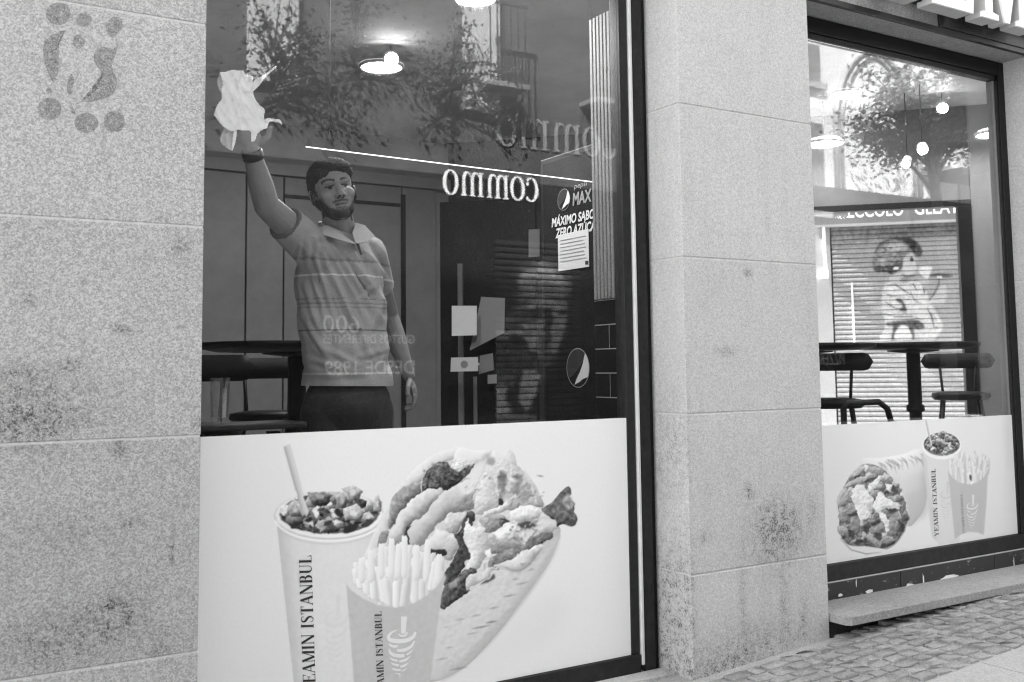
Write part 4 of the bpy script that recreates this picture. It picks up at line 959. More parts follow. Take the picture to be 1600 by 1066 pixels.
for i, (px, y, rz, lb) in enumerate(((1499, 1.05, -.9, 'black bar stool with rounded back right of the high table column'), (1296, .80, -.9, 'black bar stool with rounded back beside the middle pier in the right window'),
                                    (301, .66, -.26, 'black bar stool with rounded back at the lower left window corner'), (420, 1.62, -.3, 'black bar stool behind the left high table, beside the man'))):
    s_ = stool0 if i == 0 else copy_tree(stool0)
    p = atY(px, 567, y); s_.location = (p[0], y, FZ); s_.rotation_euler[2] = rz; s_['label'] = lb
# an arched tubular chair frame under the right window
p0 = atY(1318, 640, .55); p1 = atY(1392, 640, .55); t = thing('tube_chair', 'low tubular chair frame arch seen just above the right poster', 'chair', ((p0[0] + p1[0]) / 2, .55, FZ))
za = float(atY(1350, 629, .55)[2])
pts = [(p0[0], .55, FZ), (p0[0], .55, za - .03), (p0[0] + .03, .55, za)] + [(p1[0] - .10, .55, za), (p1[0] - .03, .55, za - .04), (p1[0], .55, za - .12), (p1[0] + .01, .55, FZ)]
MB().tube(pts, .017, 10).build('back_frame', MT['black'], t, True)
MB().tube([(a, b + .38, min(c_, .88)) for a, b, c_ in [pts[0], (pts[0][0], .55, .86), (pts[-1][0], .55, .86), pts[-1]]], .014, 8).build('front_frame', MT['black'], t, True)
MB().box(p0[0], p1[0], .55, .93, .86, .89).build('seat', MT['black'], t, bevel=.01)
# shelf along the left window with a tumbler
sh = thing('window_counter', 'dark counter along the foot of the left window', 'counter', (1.2, .4, FZ))
zc = float(atY(380, 660, .42)[2])
MB().box(.86, 1.30, .29, .50, zc - .022, zc).build('counter_top', MT['dark'], sh, bevel=.006)
for x in (.95, 1.22): MB().box(x - .02, x + .02, .40, .44, FZ, zc - .036).build('leg', MT['black'], sh)
gp = atY(343, 655, .40)
tb = thing('tumbler', 'tall ribbed glass tumbler on the counter at lower left', 'glass', (gp[0], .40, zc))
prof = [(.001, .0015), (.027, .0015), (.031, .02), (.036, .16), (.0335, .16), (.029, .022), (.001, .02)]
MT['tumbler'] = mat_glass('tumbler_glass', 1.6, 2.2)
MB().lathe(prof, (gp[0], .40, zc), 12, False).build('tumbler_wall', MT['tumbler'], tb, False)

# ------------------------------------------------------------------ drinks cooler with lettering, its side to the window
XC = 2.93
ya, yb = float(atX(921, 400, XC)[1]) - .35, float(atX(846, 400, XC)[1])
ztop = float(atX(846, 250, XC)[2])
fr = thing('drinks_cooler', 'tall black drinks cooler with soda logo and white slogans', 'cooler', (XC + .3, (ya + yb) / 2, FZ))
MB().box(XC, XC + .62, ya, yb, FZ, ztop).build('cabinet', MT['black'], fr, bevel=.008)
MT['decal'] = mat_plain('decal_black', .010, .85, .2, 10, spec=.05)
MB().box(XC - .004, XC - .001, ya + .03, yb - .03, FZ + .1, ztop - .03).build('side_panel', MT['decal'], fr)
ey_ = np.array([0, -1.0, 0])        # reading direction on the cooler's side (towards the window)
def side_text(name, s, pxl, pyb, pxr, pyt, mat, bold=.02, shear=.2):
    a = atX(pxl, pyb, XC - .006); b = atX(pxr, pyb, XC - .006); tp = atX(pxl, pyt, XC - .006)
    me = sans_mesh(name, s, (XC - .0065, a[1], a[2]), ey_, (0, 0, 1), (-1, 0, 0), a[1] - b[1], tp[2] - a[2], bold, shear); link(name, me, mat, fr)
side_text('slogan', 'MÁXIMO SABOR', 862, 356, 936, 338, MT['ink_pale'], .03)
side_text('slogan', 'ZERO AZÚCAR', 868, 373, 937, 354, MT['ink_pale'], .03)
side_text('brand_name', 'pepsi', 897, 298, 918, 288, MT['ink_mid'], .0)
side_text('brand_name', 'MAX', 895, 322, 925, 302, MT['ink_mid'], .03, .1)
def globe(pxc, pyc, rpx, name):
    c0 = atX(pxc, pyc, XC - .006); r_ = abs(float(atX(pxc, pyc - rpx, XC - .006)[2]) - float(c0[2]))
    def put(poly, mat, k): MB().add([(XC - .0065 - .0004 * k, c0[1] - a * r_, c0[2] + b * r_) for a, b in poly], [tuple(range(len(poly)))]).build(name, mat, fr)
    put([(math.cos(a), math.sin(a)) for a in np.linspace(0, 2 * PI, 40, endpoint=False)], MT['ink_mid'], 0)
    put([(.95 * math.cos(a), .95 * math.sin(a)) for a in np.linspace(0, 2 * PI, 40, endpoint=False)], MT['decal'], 1)
    up = [(.93 * math.cos(a), .93 * math.sin(a)) for a in np.radians(np.linspace(35, 215, 24))]
    put(up + [(-.45, -.38), (-.05, -.12), (.35, .2), (.6, .45)], MT['dark'], 2)
    band = [(.97 * math.cos(a), .97 * math.sin(a)) for a in np.radians(np.linspace(48, -28, 12))] + [(.45, -.55), (.1, -.72), (-.3, -.85), (-.1, -.55), (.2, -.2), (.45, .2), (.6, .6)]
    put(band, MT['ink_pale'], 3)
globe(881, 312, 17, 'logo'); globe(903, 575, 31, 'logo')
a = atX(872, 424, XC - .012); b = atX(919, 372, XC - .012)
ns = thing('notice_sheet', 'white printed notice taped to the side of the drinks cooler', 'notice', (XC - .012, a[1], a[2]))
MB().box(XC - .010, XC - .0085, b[1], a[1], a[2], a[2] + .185).build('sheet', MT['ink_pale'], ns)
for i in range(7): MB().box(XC - .0112, XC - .0108, b[1] + .02 + .01 * (i % 3), a[1] - .02, a[2] + .045 + i * .018, a[2] + .0475 + i * .018).build('text_line', MT['ink_mid'], ns)
MB().box(XC - .0112, XC - .0108, b[1] + .004, b[1] + .03, a[2] + .012, a[2] + .03).build('text_line', MT['ink'], ns)
# sheets stuck on the dark partition behind
def sheet(label, pts, dist, mat, mark=None):
    P = [diag(*((lambda q_: (q_[0], dist, q_[1]))(atD(a_, b2, dist)))) for a_, b2 in pts]
    t = thing('notice_sheet', label, 'notice', np.mean(P, 0))
    MB().add([p - DN * .002 for p in P] + [p + DN * .001 for p in P], [(0, 1, 2, 3), (7, 6, 5, 4), (0, 4, 5, 1), (1, 5, 6, 2), (2, 6, 7, 3), (3, 7, 4, 0)]).build('sheet', mat, t)
    if mark:
        c_ = np.mean(P, 0) - DN * .004; r_ = mark
        MB().add([c_ + DU * r_ * math.cos(a_) + np.array([0, 0, r_ * math.sin(a_)]) for a_ in np.linspace(0, 2 * PI, 16, endpoint=False)], [tuple(range(15, -1, -1))]).build('stamp', MT['ink_mid'], t)
sheet('white square paper sheet with wide border stuck on the dark partition', [(706, 525), (745, 524), (745, 478), (706, 478)], 7.6, MT['ink_white'])
sheet('small white card with a round stamp under the square sheet', [(704, 581), (747, 580), (747, 558), (705, 559)], 7.6, MT['ink_pale'], .03)
sheet('pale grey slanted paper sheet right of the square white one', [(734, 548), (788, 520), (789, 466), (752, 464)], 7.7, MT['ink_mid'])
sheet('narrow grey paper strip high on the dark partition left of the cooler', [(826, 402), (843, 401), (843, 358), (826, 359)], 7.8, MT['ink_mid'])
sheet('small white sticker beside the service door rail', [(762, 600), (776, 599), (776, 585), (762, 586)], 7.6, MT['ink_mid'])
sheet('grey flyer hanging crooked under the slanted paper', [(748, 585), (772, 578), (770, 552), (750, 556)], 7.7, MT['wall_grey'])
# dark service door frame behind the sheets
dr = thing('service_door', 'dark narrow service door at the back, behind the paper sheets', 'door', diag(-1.9, 7.95, FZ))
tA, tB = atD(684, 450, 7.95)[0], atD(838, 450, 7.95)[0]
O79 = diag(0, 7.95, 0)
MB().obox(O79, DU, DN, EZ, tA, tB, 0, .045, FZ, 2.72).build('door_leaf', MT['black'], dr, bevel=.004)
MB().obox(O79, DU, DN, EZ, tA + .18, tA + .22, -.03, -.002, FZ + .2, 2.2).build('rail', MT['panel'], dr)
MB().tube([diag(tA + .26, 7.90, 1.38), diag(tA + .26, 7.86, 1.38), diag(tA + .38, 7.86, 1.38)], .011, 8).build('handle', MT['seal'], dr, True)
MB().obox(O79, DU, DN, EZ, tA + .30, tB - .5, -.012, -.002, FZ + .05, 1.28).build('kick_panel', MT['panel'], dr, bevel=.003)

# ------------------------------------------------------------------ lamps
def downlight(px, py, r_, label, power, y=None):
    p = atZ(px, py, CZ - .004) if y is None else atY(px, py, y); CZl = float(p[2]) + .004; t = thing('ceiling_light', label, 'light', p, 'round ceiling lights')
    MB().lathe([(r_ + .012, .0), (r_ + .012, -.012), (r_, -.018), (r_, -.004)], (p[0], p[1], CZl - .001), 32, False).build('rim', MT['white'], t, True)
    MB().lathe([(.001, 0), (r_, 0)], (p[0], p[1], CZl - .012), 32, False).build('diffuser', MT['lamp'], t)
    if y is not None:
        MB().lathe([(.02, 0), (r_ * .9, .004), (r_ * .9, .02), (.02, .024)], (p[0], p[1], CZl), 24).build('housing', MT['white'], t, True)
        MB().tube([(p[0], p[1], CZl + .02), (p[0], p[1], CZ)], .002, 6).build('cable', MT['iron'], t)
    L = bpy.data.lights.new('ceiling_lamp', 'AREA'); L.shape = 'DISK'; L.size = r_ * 1.9; L.energy = power
    o = bpy.data.objects.new('lamp', L); COL.objects.link(o); o.location = (p[0], p[1], CZl - .03); o.parent = t; o.matrix_parent_inverse = Matrix.Translation(t.location).inverted()
LP = 1.9
downlight(596, 103, .125, 'round ceiling light in the left window, left of the spotlight', LP)
downlight(743, -4, .10, 'round ceiling light at the top edge of the left window', LP * 2.5)
downlight(1321, 146, .105, 'upper round ceiling light in the right window', LP * .3)
downlight(1288, 223, .125, 'round ceiling light beside the middle pier in the right window', LP * .3, 1.7)
downlight(1555, 208, .125, 'round ceiling light at the right edge of the right window', LP * .15, .95)
def spot(px, py, z, label, power, aim, r_=.034, y=None):
    p = atZ(px, py, z) if y is None else atY(px, py, y); t = thing('spotlight', label, 'light', p, 'track spotlights')
    a = Vector(aim).normalized(); c_ = Vector([float(v) for v in p])
    MB().tube([c_ - a * .012, c_ - a * .02, c_ - a * .07], [r_ * 1.15, r_ * 1.25, r_ * 1.1], 20).build('can', MT['white'], t, True)
    MB().tube([c_ - a * .06, (c_.x - a.x * .06, c_.y - a.y * .06, CZ)], .0025, 8).build('stem', MT['iron'], t, True)
    MB().tube([c_, c_ - a * .006], r_, 20).build('lens', MT['spot'], t)
    L = bpy.data.lights.new('spot_lamp', 'SPOT'); L.energy = power; L.spot_size = math.radians(70); L.spot_blend = .6; L.shadow_soft_size = .03
    o = bpy.data.objects.new('lamp', L); COL.objects.link(o); o.location = c_ + a * .02; o.rotation_euler = a.to_track_quat('-Z', 'Y').to_euler(); o.parent = t; o.matrix_parent_inverse = Matrix.Translation(t.location).inverted()
spot(612, 94, 3.12, 'bright ceiling spotlight glaring in the left window', 9.0, (-.25, -.75, -.45), .036)
spot(1473, 170, 3.10, 'uppermost glaring spotlight in the right window', 0.8, (-.6, -.5, -.5), .033)
spot(1442, 235, 3.10, 'middle glaring spotlight in the right window', 0.8, (-.6, -.5, -.5), .030, 1.05)
spot(1415, 258, 3.12, 'lowest and smallest spotlight in the right window', 0.7, (-.6, -.2, -.7), .025, 1.25)
# slim led tube hung across the left window
y = .66; a = atY(478, 229.5, y); b = atY(932, 285.5, y)
t = thing('led_tube', 'slim glowing tube light hanging across the left window', 'light', ((a[0] + b[0]) / 2, y, a[2]))
zl = float((a[2] + b[2]) / 2)
MB().tube([(a[0], y, a[2]), (b[0] + .1, y, b[2])], .0019, 8).build('tube', MT['led'], t)
for x in (a[0] + .1, b[0] - .02): MB().tube([(x, y, zl + .02), (x, y, CZ)], .0014, 6).build('wire', MT['iron'], t)
# ------------------------------------------------------------------ building behind the shop, seen through it: closed ice-cream shop
GD = 14.0
G0 = diag(0, GD, 0)
gb = thing('gelato_building', 'pale rendered building with closed ice cream shop behind the tables', 'building', G0)
MT['gel_wall'] = mat_plain('pale_render', .30, .9, .08, 1.5)
MT['gel_band'] = mat_plain('grey_fascia', .14, .7, .1, 3)
tS0, tS1 = atD(1304, 500, GD)[0], atD(1512, 500, GD)[0]
zS1 = atD(1400, 349, GD)[1]; zF1 = atD(1400, 318, GD)[1]
zg = gz(9)
MB().obox(G0, DU, DN, EZ, -7, tS0 - .02, 0, 3, zg - .1, 9.5).build('wall', MT['gel_wall'], gb)
MB().obox(G0, DU, DN, EZ, tS1 + .02, 8, 0, 3, zg - .1, 9.5).build('wall', MT['gel_wall'], gb)
MB().obox(G0, DU, DN, EZ, tS0 - .02, tS1 + .02, .01, 3, zS1 + .02, 9.5).build('wall', MT['gel_wall'], gb)
MB().obox(G0, DU, DN, EZ, tS0 - .02, tS1 + .02, .3, 3, zg - .1, zS1 + .02).build('shop_recess', MT['dark'], gb)
MB().obox(G0, DU, DN, EZ, tS0 - .25, tS1 + .1, -.06, -.005, zS1 + .012, zF1 + .35).build('fascia', MT['gel_band'], gb)
MB().obox(G0, DU, DN, EZ, tS0 - .28, tS1 + .13, -.075, -.005, zS1 - .02, zS1 + .010).build('fascia_rail', MT['render_grey'], gb)
tx0, zz0 = atD(1325, 342, GD); tx1, zz1 = atD(1516, 330, GD)
for wd_, p0_, p1_ in (('ECCOLO', 1325, 1411), ('GELATO', 1428, 1516)):
    ta, za_ = atD(p0_, 342 - (p0_ - 1325) * .045, GD); tb2, _ = atD(p1_, 340, GD)
    me = sans_mesh('lettering', wd_, diag(ta, GD - .07, za_), DU, (0, 0, 1), -DN, tb2 - ta, .19, .012, 0); link('lettering', me, MT['letter'], gb)
# drain pipe
tp, zp0 = atD(1289, 425, GD)
MB().tube([diag(tp, GD - .05, zS1), diag(tp + .01, GD - .05, zp0)], .022, 8).build('drain_pipe', MT['white'], gb, True)
MB().obox(diag(tp, GD, 0), DU, DN, EZ, -.05, .04, -.1, -.005, zp0 - .09, zp0 + .02).build('pipe_bracket', MT['white'], gb)
# mural painted on the roller shutter (drawn in photo px, applied as paint per slat)
c = Canvas(1290, 1525, 340, 680, 2.0, 0.64)
c.A += .010 * c.N3
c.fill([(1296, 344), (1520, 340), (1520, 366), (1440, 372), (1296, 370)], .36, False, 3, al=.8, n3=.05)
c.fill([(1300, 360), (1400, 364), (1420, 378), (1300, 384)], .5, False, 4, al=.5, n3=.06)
def q(pts): return [(a / 4.07 + 1290, b / 4.07 + 340) for a, b in pts]
c.fill(q([(690, 490), (730, 440), (765, 435), (760, 540), (680, 560), (640, 530)]), .76, True, 2)
c.fill(q([(385, 420), (440, 408), (520, 405), (590, 410), (640, 470), (665, 535), (705, 605), (745, 690), (690, 772), (560, 775), (440, 775), (345, 772), (380, 690), (360, 600), (355, 545), (365, 470)]), .84, True, 1.2, n3=.02)
c.fill(q([(280, 598), (300, 582), (360, 572), (362, 590), (310, 602)]), .80, True, 1)
c.fill(q([(415, 360), (500, 345), (525, 410), (420, 418)]), .76, True, 1); c.fill(q([(470, 395), (520, 370), (530, 405), (490, 412)]), .55, True, 1.5)
c.fill(q([(488, 270), (520, 235), (560, 232), (574, 282), (580, 320), (562, 356), (520, 368), (488, 340)]), .80, True, .8); c.line(q([(574, 282), (586, 308), (574, 318)]), [.8, 1.4, .6], .5, soft=.3)
c.fill(q([(308, 335), (298, 290), (312, 222), (345, 165), (400, 140), (460, 127), (530, 130), (582, 160), (614, 212), (606, 242), (580, 246), (552, 226), (520, 236), (490, 270), (486, 312), (455, 345), (416, 364), (385, 345), (330, 346)]), .50, True, .8, n3=.05)
c.fill(q([(440, 135), (530, 130), (585, 162), (614, 214), (604, 244), (575, 244), (545, 200), (505, 160)]), .22, True, 1.2, n3=.05); c.fill(q([(310, 300), (380, 312), (470, 290), (488, 262), (486, 318), (450, 345), (415, 362), (385, 344), (318, 342)]), .24, True, 1.2, n3=.06)
c.fill(q([(345, 205), (420, 160), (500, 168), (520, 200), (440, 215), (370, 240)]), .70, True, 1.5, n3=.04); c.fill(q([(330, 262), (400, 250), (440, 262), (400, 285), (340, 290)]), .68, True, 1.5, n3=.04)
r = random.Random(8)
for k in range(46):
    x, y = r.uniform(318, 500), r.uniform(185, 335); a = r.uniform(-.9, .5); l_ = r.uniform(8, 26); c.line(q([(x - l_ * math.cos(a), y - l_ * math.sin(a)), (x, y + r.uniform(-5, 5)), (x + l_ * math.cos(a), y + l_ * math.sin(a))]), [.3, r.uniform(.8, 2), .3], r.choice((.16, .2, .3, .72, .8)), al=.8, soft=.3)
c.line(q([(312, 225), (345, 168), (400, 142), (462, 128)]), [1, 2, 2, 2], .2, soft=.4); c.ell(q([(448, 322)])[0], 5, 2.6, .88, rot=-8); c.ell(q([(548, 268)])[0], 3.6, 2.6, .2, soft=.4); c.line(q([(520, 262), (545, 252), (566, 258)]), [.6, 1.4, .6], .25)
c.line(q([(480, 362), (520, 376), (566, 372)]), [.8, 2.2, 1], .36, soft=.5)
c.fill(q([(598, 322), (672, 312), (668, 356), (642, 386), (604, 360)]), .90, True, .6); c.fill(q([(590, 400), (630, 385), (660, 395), (640, 430)]), .74, True, 1)
c.line(q([(662, 372), (710, 366), (760, 370), (812, 372)]), [3, 5.5, 6, 2], .30, soft=.7); c.ell(q([(725, 378)])[0], 4.2, 1.8, .92)
for k in range(6): c.line(q([(735 + 13 * k, 362), (752 + 13 * k, 340)]), [1.2, .5], .45, al=.8)
c.line(q([(722, 388), (718, 430), (690, 486), (655, 528)]), [1.6, 2, 2.2, 1.2], .30, soft=.3)
for p, w_ in (([(388, 432), (440, 424), (490, 458), (545, 492)], 1.7), ([(528, 420), (560, 425), (582, 468)], 1.6), ([(616, 438), (626, 462), (630, 492)], 2.4), ([(645, 575), (675, 630), (690, 702)], 2.4), ([(668, 600), (705, 650)], 1.4), ([(352, 552), (390, 544), (440, 576), (520, 590)], 1.5), ([(540, 470), (560, 520), (600, 545)], 1.1), ([(360, 610), (450, 632), (540, 628), (620, 650)], 1.2), ([(690, 700), (740, 692)], 1.2), ([(370, 480), (420, 500), (505, 505)], 1.0), ([(455, 600), (520, 612)], 1.0)):
    c.line(q(p), [.6] + [w_] * (len(p) - 2) + [.6], .26, soft=.3, al=.95)
c.fill(q([(445, 522), (480, 520), (505, 560), (515, 596), (470, 590), (490, 560)]), .34, True, .8, n3=.05)
c.fill(q([(385, 672), (440, 660), (550, 648), (605, 662), (630, 700), (590, 712), (562, 705), (566, 768), (540, 768), (530, 705), (490, 682), (452, 715), (440, 768), (418, 768), (430, 695), (400, 690)]), .36, True, .9, n3=.05); c.fill(q([(440, 772), (455, 712), (490, 686), (530, 712), (546, 772)]), .90, True, .6)
c.fill(q([(345, 768), (380, 735), (415, 750), (412, 770)]), .86, True, .6)
c.fill([(1390, 540), (1460, 540), (1450, 600), (1400, 600)], .76, True, 8, al=.6); c.fill([(1400, 555), (1425, 560), (1435, 575), (1440, 566), (1420, 548)], .85, False, 1, al=.7)
sh = thing('roller_shutter', 'closed roller shutter painted with a child in profile, behind the shop', 'shutter', diag((tS0 + tS1) / 2, GD, zg), )
dz = (zS1 - atD(1400, 620, GD)[1]) / 36; z = zS1 - .002; nu = 130
while z > zg:
    zb_ = z - dz + .004; u = np.linspace(tS0, tS1, nu + 1)
    prof = [(.014, z), (.003, z - dz * .14), (.0, z - dz * .5), (.004, z - dz * .84), (.016, zb_)]
    co = np.concatenate([[diag(t, GD + d, zz) for t in u] for d, zz in prof]); n = nu + 1
    F4 = [(r * n + i, r * n + i + 1, (r + 1) * n + i + 1, (r + 1) * n + i) for r in range(4) for i in range(nu)]
    me = bpy.data.meshes.new('slat'); me.from_pydata(co.tolist(), [], F4)
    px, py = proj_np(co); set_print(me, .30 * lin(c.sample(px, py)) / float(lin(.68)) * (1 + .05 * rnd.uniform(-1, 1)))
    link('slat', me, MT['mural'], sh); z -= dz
tw, _ = atD(1333, 500, GD); 
MB().tube([diag(tw, GD - .03, atD(1333, 442, GD)[1]), diag(tw + .005, GD - .03, atD(1336, 535, GD)[1])], .012, 6).build('pull_cord', MT['white'], sh)

# ------------------------------------------------------------------ across the street (it shows as reflections in the shop glass)
def wall_text(name, s, pxl, pyb, pxr, h, mat, parent, y=YO + .03, bold=0., serif=False):
    """sign text on the facade across the street: its first letter is at pxr in the mirror image"""
    a = across(pxr, pyb, y); b = across(pxl, pyb, y)
    if serif: return serif_text(name, s, a, (-1, 0, 0), (0, 0, 1), (0, 1, 0), abs(a[0] - b[0]), h, mat, parent, .02)
    me = sans_mesh(name, s, a, (-1, 0, 0), (0, 0, 1), (0, 1, 0), abs(a[0] - b[0]), h, bold, 0); return link(name, me, mat, parent)
MT['plaster'] = mat_plain('weathered_plaster', .055, .9, .5, 1.6)
MT['render_pale'] = mat_plain('pale_pilaster', .36, .9, .2, 3.0)
ob = thing('opposite_building', 'dark fronted building across the street with balconies, mirrored in the left window', 'building', (2, YO - 3, 0))
MB().box(-12, 10.2, YO - 6, YO, -1, 8.6).build('wall', MT['render_dark'], ob)
MB().box(-2, 5.39, YO + .002, YO + .05, -.2, 3.76).build('shop_front', MT['decal'], ob)
MB().box(5.4, 9.9, YO + .002, YO + .02, -.2, 3.76).build('shop_front', MT['decal'], ob)
wall_text('sign_lettering', 'commo', 692, 316, 842, .31, MT['letter'], ob, YO + .03, serif=True)
wall_text('sign_lettering', 'commo', 776, 249, 966, .40, MT['letter_grey'], ob, YO + .03, serif=True)
wall_text('sign_lettering', '600', 505, 520, 562, .20, MT['letter'], ob, YO + .06)
wall_text('sign_lettering', 'GUSTOS DIFERENTES', 505, 537, 648, .105, MT['letter'], ob, YO + .06)
wall_text('sign_lettering', 'DESDE 1989', 508, 584, 648, .16, MT['letter'], ob, YO + .06)
# stone trims
for px0, px1 in ((385, 462), (722, 776)):
    a = across(px0, 100)[0]; b = across(px1, 100)[0]; MB().box(a, b, YO + .002, YO + .10, 4.615, 8.6).build('pilaster', MT['render_pale'], ob)
MB().box(-6.0, 10.2, YO + .004, YO + .012, 3.765, 8.55).build('plaster', MT['plaster'], ob)
for x0, x1 in ((6.35, 6.95), (8.0, 8.6)):
    bl = MB().box(x0, x1, YO + .004, YO + .40, 4.88, 4.95).build('balcony', MT['panel'], ob, bevel=.01)
    rl = MB(); n = int((x1 - x0) / .11)
    for i in range(n + 1):
        x = x0 + .04 + (x1 - x0 - .08) * i / n; rl.box(x - .008, x + .008, YO + .36, YO + .372, 4.952, 5.95)
    rl.box(x0, x1, YO + .352, YO + .38, 5.952, 5.985); rl.box(x0, x1, YO + .356, YO + .376, 5.05, 5.07)
    rl.build('railing', MT['iron'], bl)
    pass
# roller shutter with a painted face
c = Canvas(740, 930, 370, 680, 1.5, .12)  # dark ground around the face is painted in for a dark reflection
def q(pts): return [(a / 2.89 + 740, b / 2.89 + 370) for a, b in pts]
c.fill(q([(95, 415), (190, 300), (215, 150), (330, 110), (430, 170), (432, 300), (405, 440), (365, 560), (290, 690), (235, 790), (300, 840), (80, 840), (60, 700), (90, 560)]), .36, True, 5, n3=.06)
for g, p in ((.50, [(210, 170), (320, 150), (420, 190), (425, 260), (240, 280)]), (.66, [(245, 300), (330, 288), (425, 300), (420, 318), (300, 316), (250, 325)]), (.22, [(250, 335), (300, 322), (350, 332), (335, 368), (280, 372)]), (.62, [(235, 390), (330, 385), (330, 412), (240, 410)]), (.18, [(335, 350), (358, 340), (372, 440), (345, 470), (325, 440)]),
              (.60, [(365, 330), (425, 315), (405, 430), (370, 520), (350, 500)]), (.22, [(380, 335), (425, 325), (420, 350), (385, 352)]), (.66, [(95, 420), (300, 425), (300, 445), (110, 450)]), (.62, [(230, 440), (300, 440), (300, 530), (240, 520)]), (.20, [(160, 455), (230, 450), (250, 540), (180, 545)]), (.26, [(110, 470), (300, 540), (300, 620), (90, 600)]),
              (.70, [(70, 700), (150, 680), (165, 790), (85, 790)]), (.20, [(150, 690), (205, 700), (220, 790), (165, 780)]), (.68, [(215, 615), (300, 620), (285, 700), (238, 785), (205, 720)]), (.16, [(190, 600), (212, 600), (210, 700), (192, 700)]), (.5, [(85, 805), (260, 808), (300, 838), (90, 842)])):
    c.fill(q(p), g, True, 1.6, n3=.05)
for i in range(70): x = rnd.uniform(95, 300); y0 = rnd.uniform(455, 600); c.line(q([(x, y0), (x + rnd.uniform(-4, 4), y0 + rnd.uniform(30, 90))]), [1.0, .5], rnd.choice((.14, .7, .2, .6)), al=.55)
c.ell(q([(316, 345)])[0], 6, 5, .10); c.ell(q([(316, 345)])[0], 2.0, 2.0, .75); c.ell(q([(405, 338)])[0], 4, 4, .12)
c.warp(q([(60, 200), (430, 120), (430, 420), (240, 800), (60, 800)]), 1.2, 6, 3, 2)
sa, sb = across(772, 500)[0], across(905, 500)[0]
os_ = thing('roller_shutter', 'roller shutter with a painted face, mirrored in the left window', 'shutter', ((sa + sb) / 2, YO + .05, 0))
z = 2.98; dz = .082
while z > .2:
    u = np.linspace(sa, sb, 71); prof = [(.02, z), (.045, z - dz * .15), (.05, z - dz * .5), (.045, z - dz * .8), (.02, z - dz + .012)]
    co = np.array([(x, YO + d, zz) for d, zz in prof for x in u]); n = 71
    me = bpy.data.meshes.new('slat'); me.from_pydata(co.tolist(), [], [(r * n + i, r * n + i + 1, (r + 1) * n + i + 1, (r + 1) * n + i) for r in range(4) for i in range(70)])
    vc = co.copy(); vc[:, 1] = 2 * YG - vc[:, 1]; px, py = proj_np(vc); set_print(me, 1.1 * lin(c.sample(px, py)))
    link('slat', me, MT['mural'], os_); z -= dz
# white sunlit house further along, mirrored in the right window
wbd = thing('white_house', 'sunlit white house with shuttered windows, mirrored in the right window', 'building', (15, YO - 3, 0))
MB().box(10.3, 26, YO - 6, YO, -.5, 11.5).build('wall', MT['render_white'], wbd)
def wwin(px0, py0, px1, py1):
    a = across(px0, py0); b = across(px1, py1)
    w_ = MB().box(a[0], b[0], YO + .002, YO + .03, b[2], a[2]).build('window', MT['shade'], wbd)
    MB().box((a[0] + b[0]) / 2 - .02, (a[0] + b[0]) / 2 + .02, YO + .031, YO + .045, b[2], a[2]).build('mullion', MT['panel'], w_)
    MB().box(a[0] - .06, b[0] + .08, YO + .002, YO + .10, b[2] - .10, b[2] - .004).build('sill', MT['render_grey'], w_)
wwin(1250, 66, 1281, 132); wwin(1254, 190, 1289, 332); wwin(1640, 60, 1690, 140)
cxx = across(1372, 250); pts = [(cxx[0] + 1.05 * math.cos(a), YO + .03, 5.1 + 1.5 * math.sin(a)) for a in np.linspace(PI, 0, 24)]
pts = [(pts[0][0], YO + .03, 4.2)] + pts + [(pts[-1][0], YO + .03, 4.2)]
MB().tube(pts, .05, 8).build('arch_moulding', MT['render_grey'], wbd, True)
MB().tube([(a + (.14 if a < cxx[0] else -.14), b, c_ - .05) for a, b, c_ in pts], .03, 8).build('arch_moulding', MT['render_grey'], wbd, True)
a = across(1436, 262); b = across(1600, 298)
MB().box(a[0], b[0] + 1, YO + .052, YO + .3, b[2], a[2]).build('awning_box', MT['panel'], wbd); MB().box(a[0] - .1, b[0] + 1, YO + .25, YO + .9, b[2] - .12, b[2] - .005).build('awning', MT['black'], wbd)
MB().box(10.3, 26, YO + .002, YO + .06, -.5, 4.18).build('dark_ground_floor', MT['decal'], wbd)
gx = across(1492, 200)[0]
MB().box(gx, 26.01, YO + .003, YO + .05, 4.19, 11.4).build('grey_wing', MT['render_grey'], wbd)
wall_text('sign_lettering', 'PIZZERIA', 1270, 570, 1320, .20, MT['letter_grey'], wbd, YO + .08)

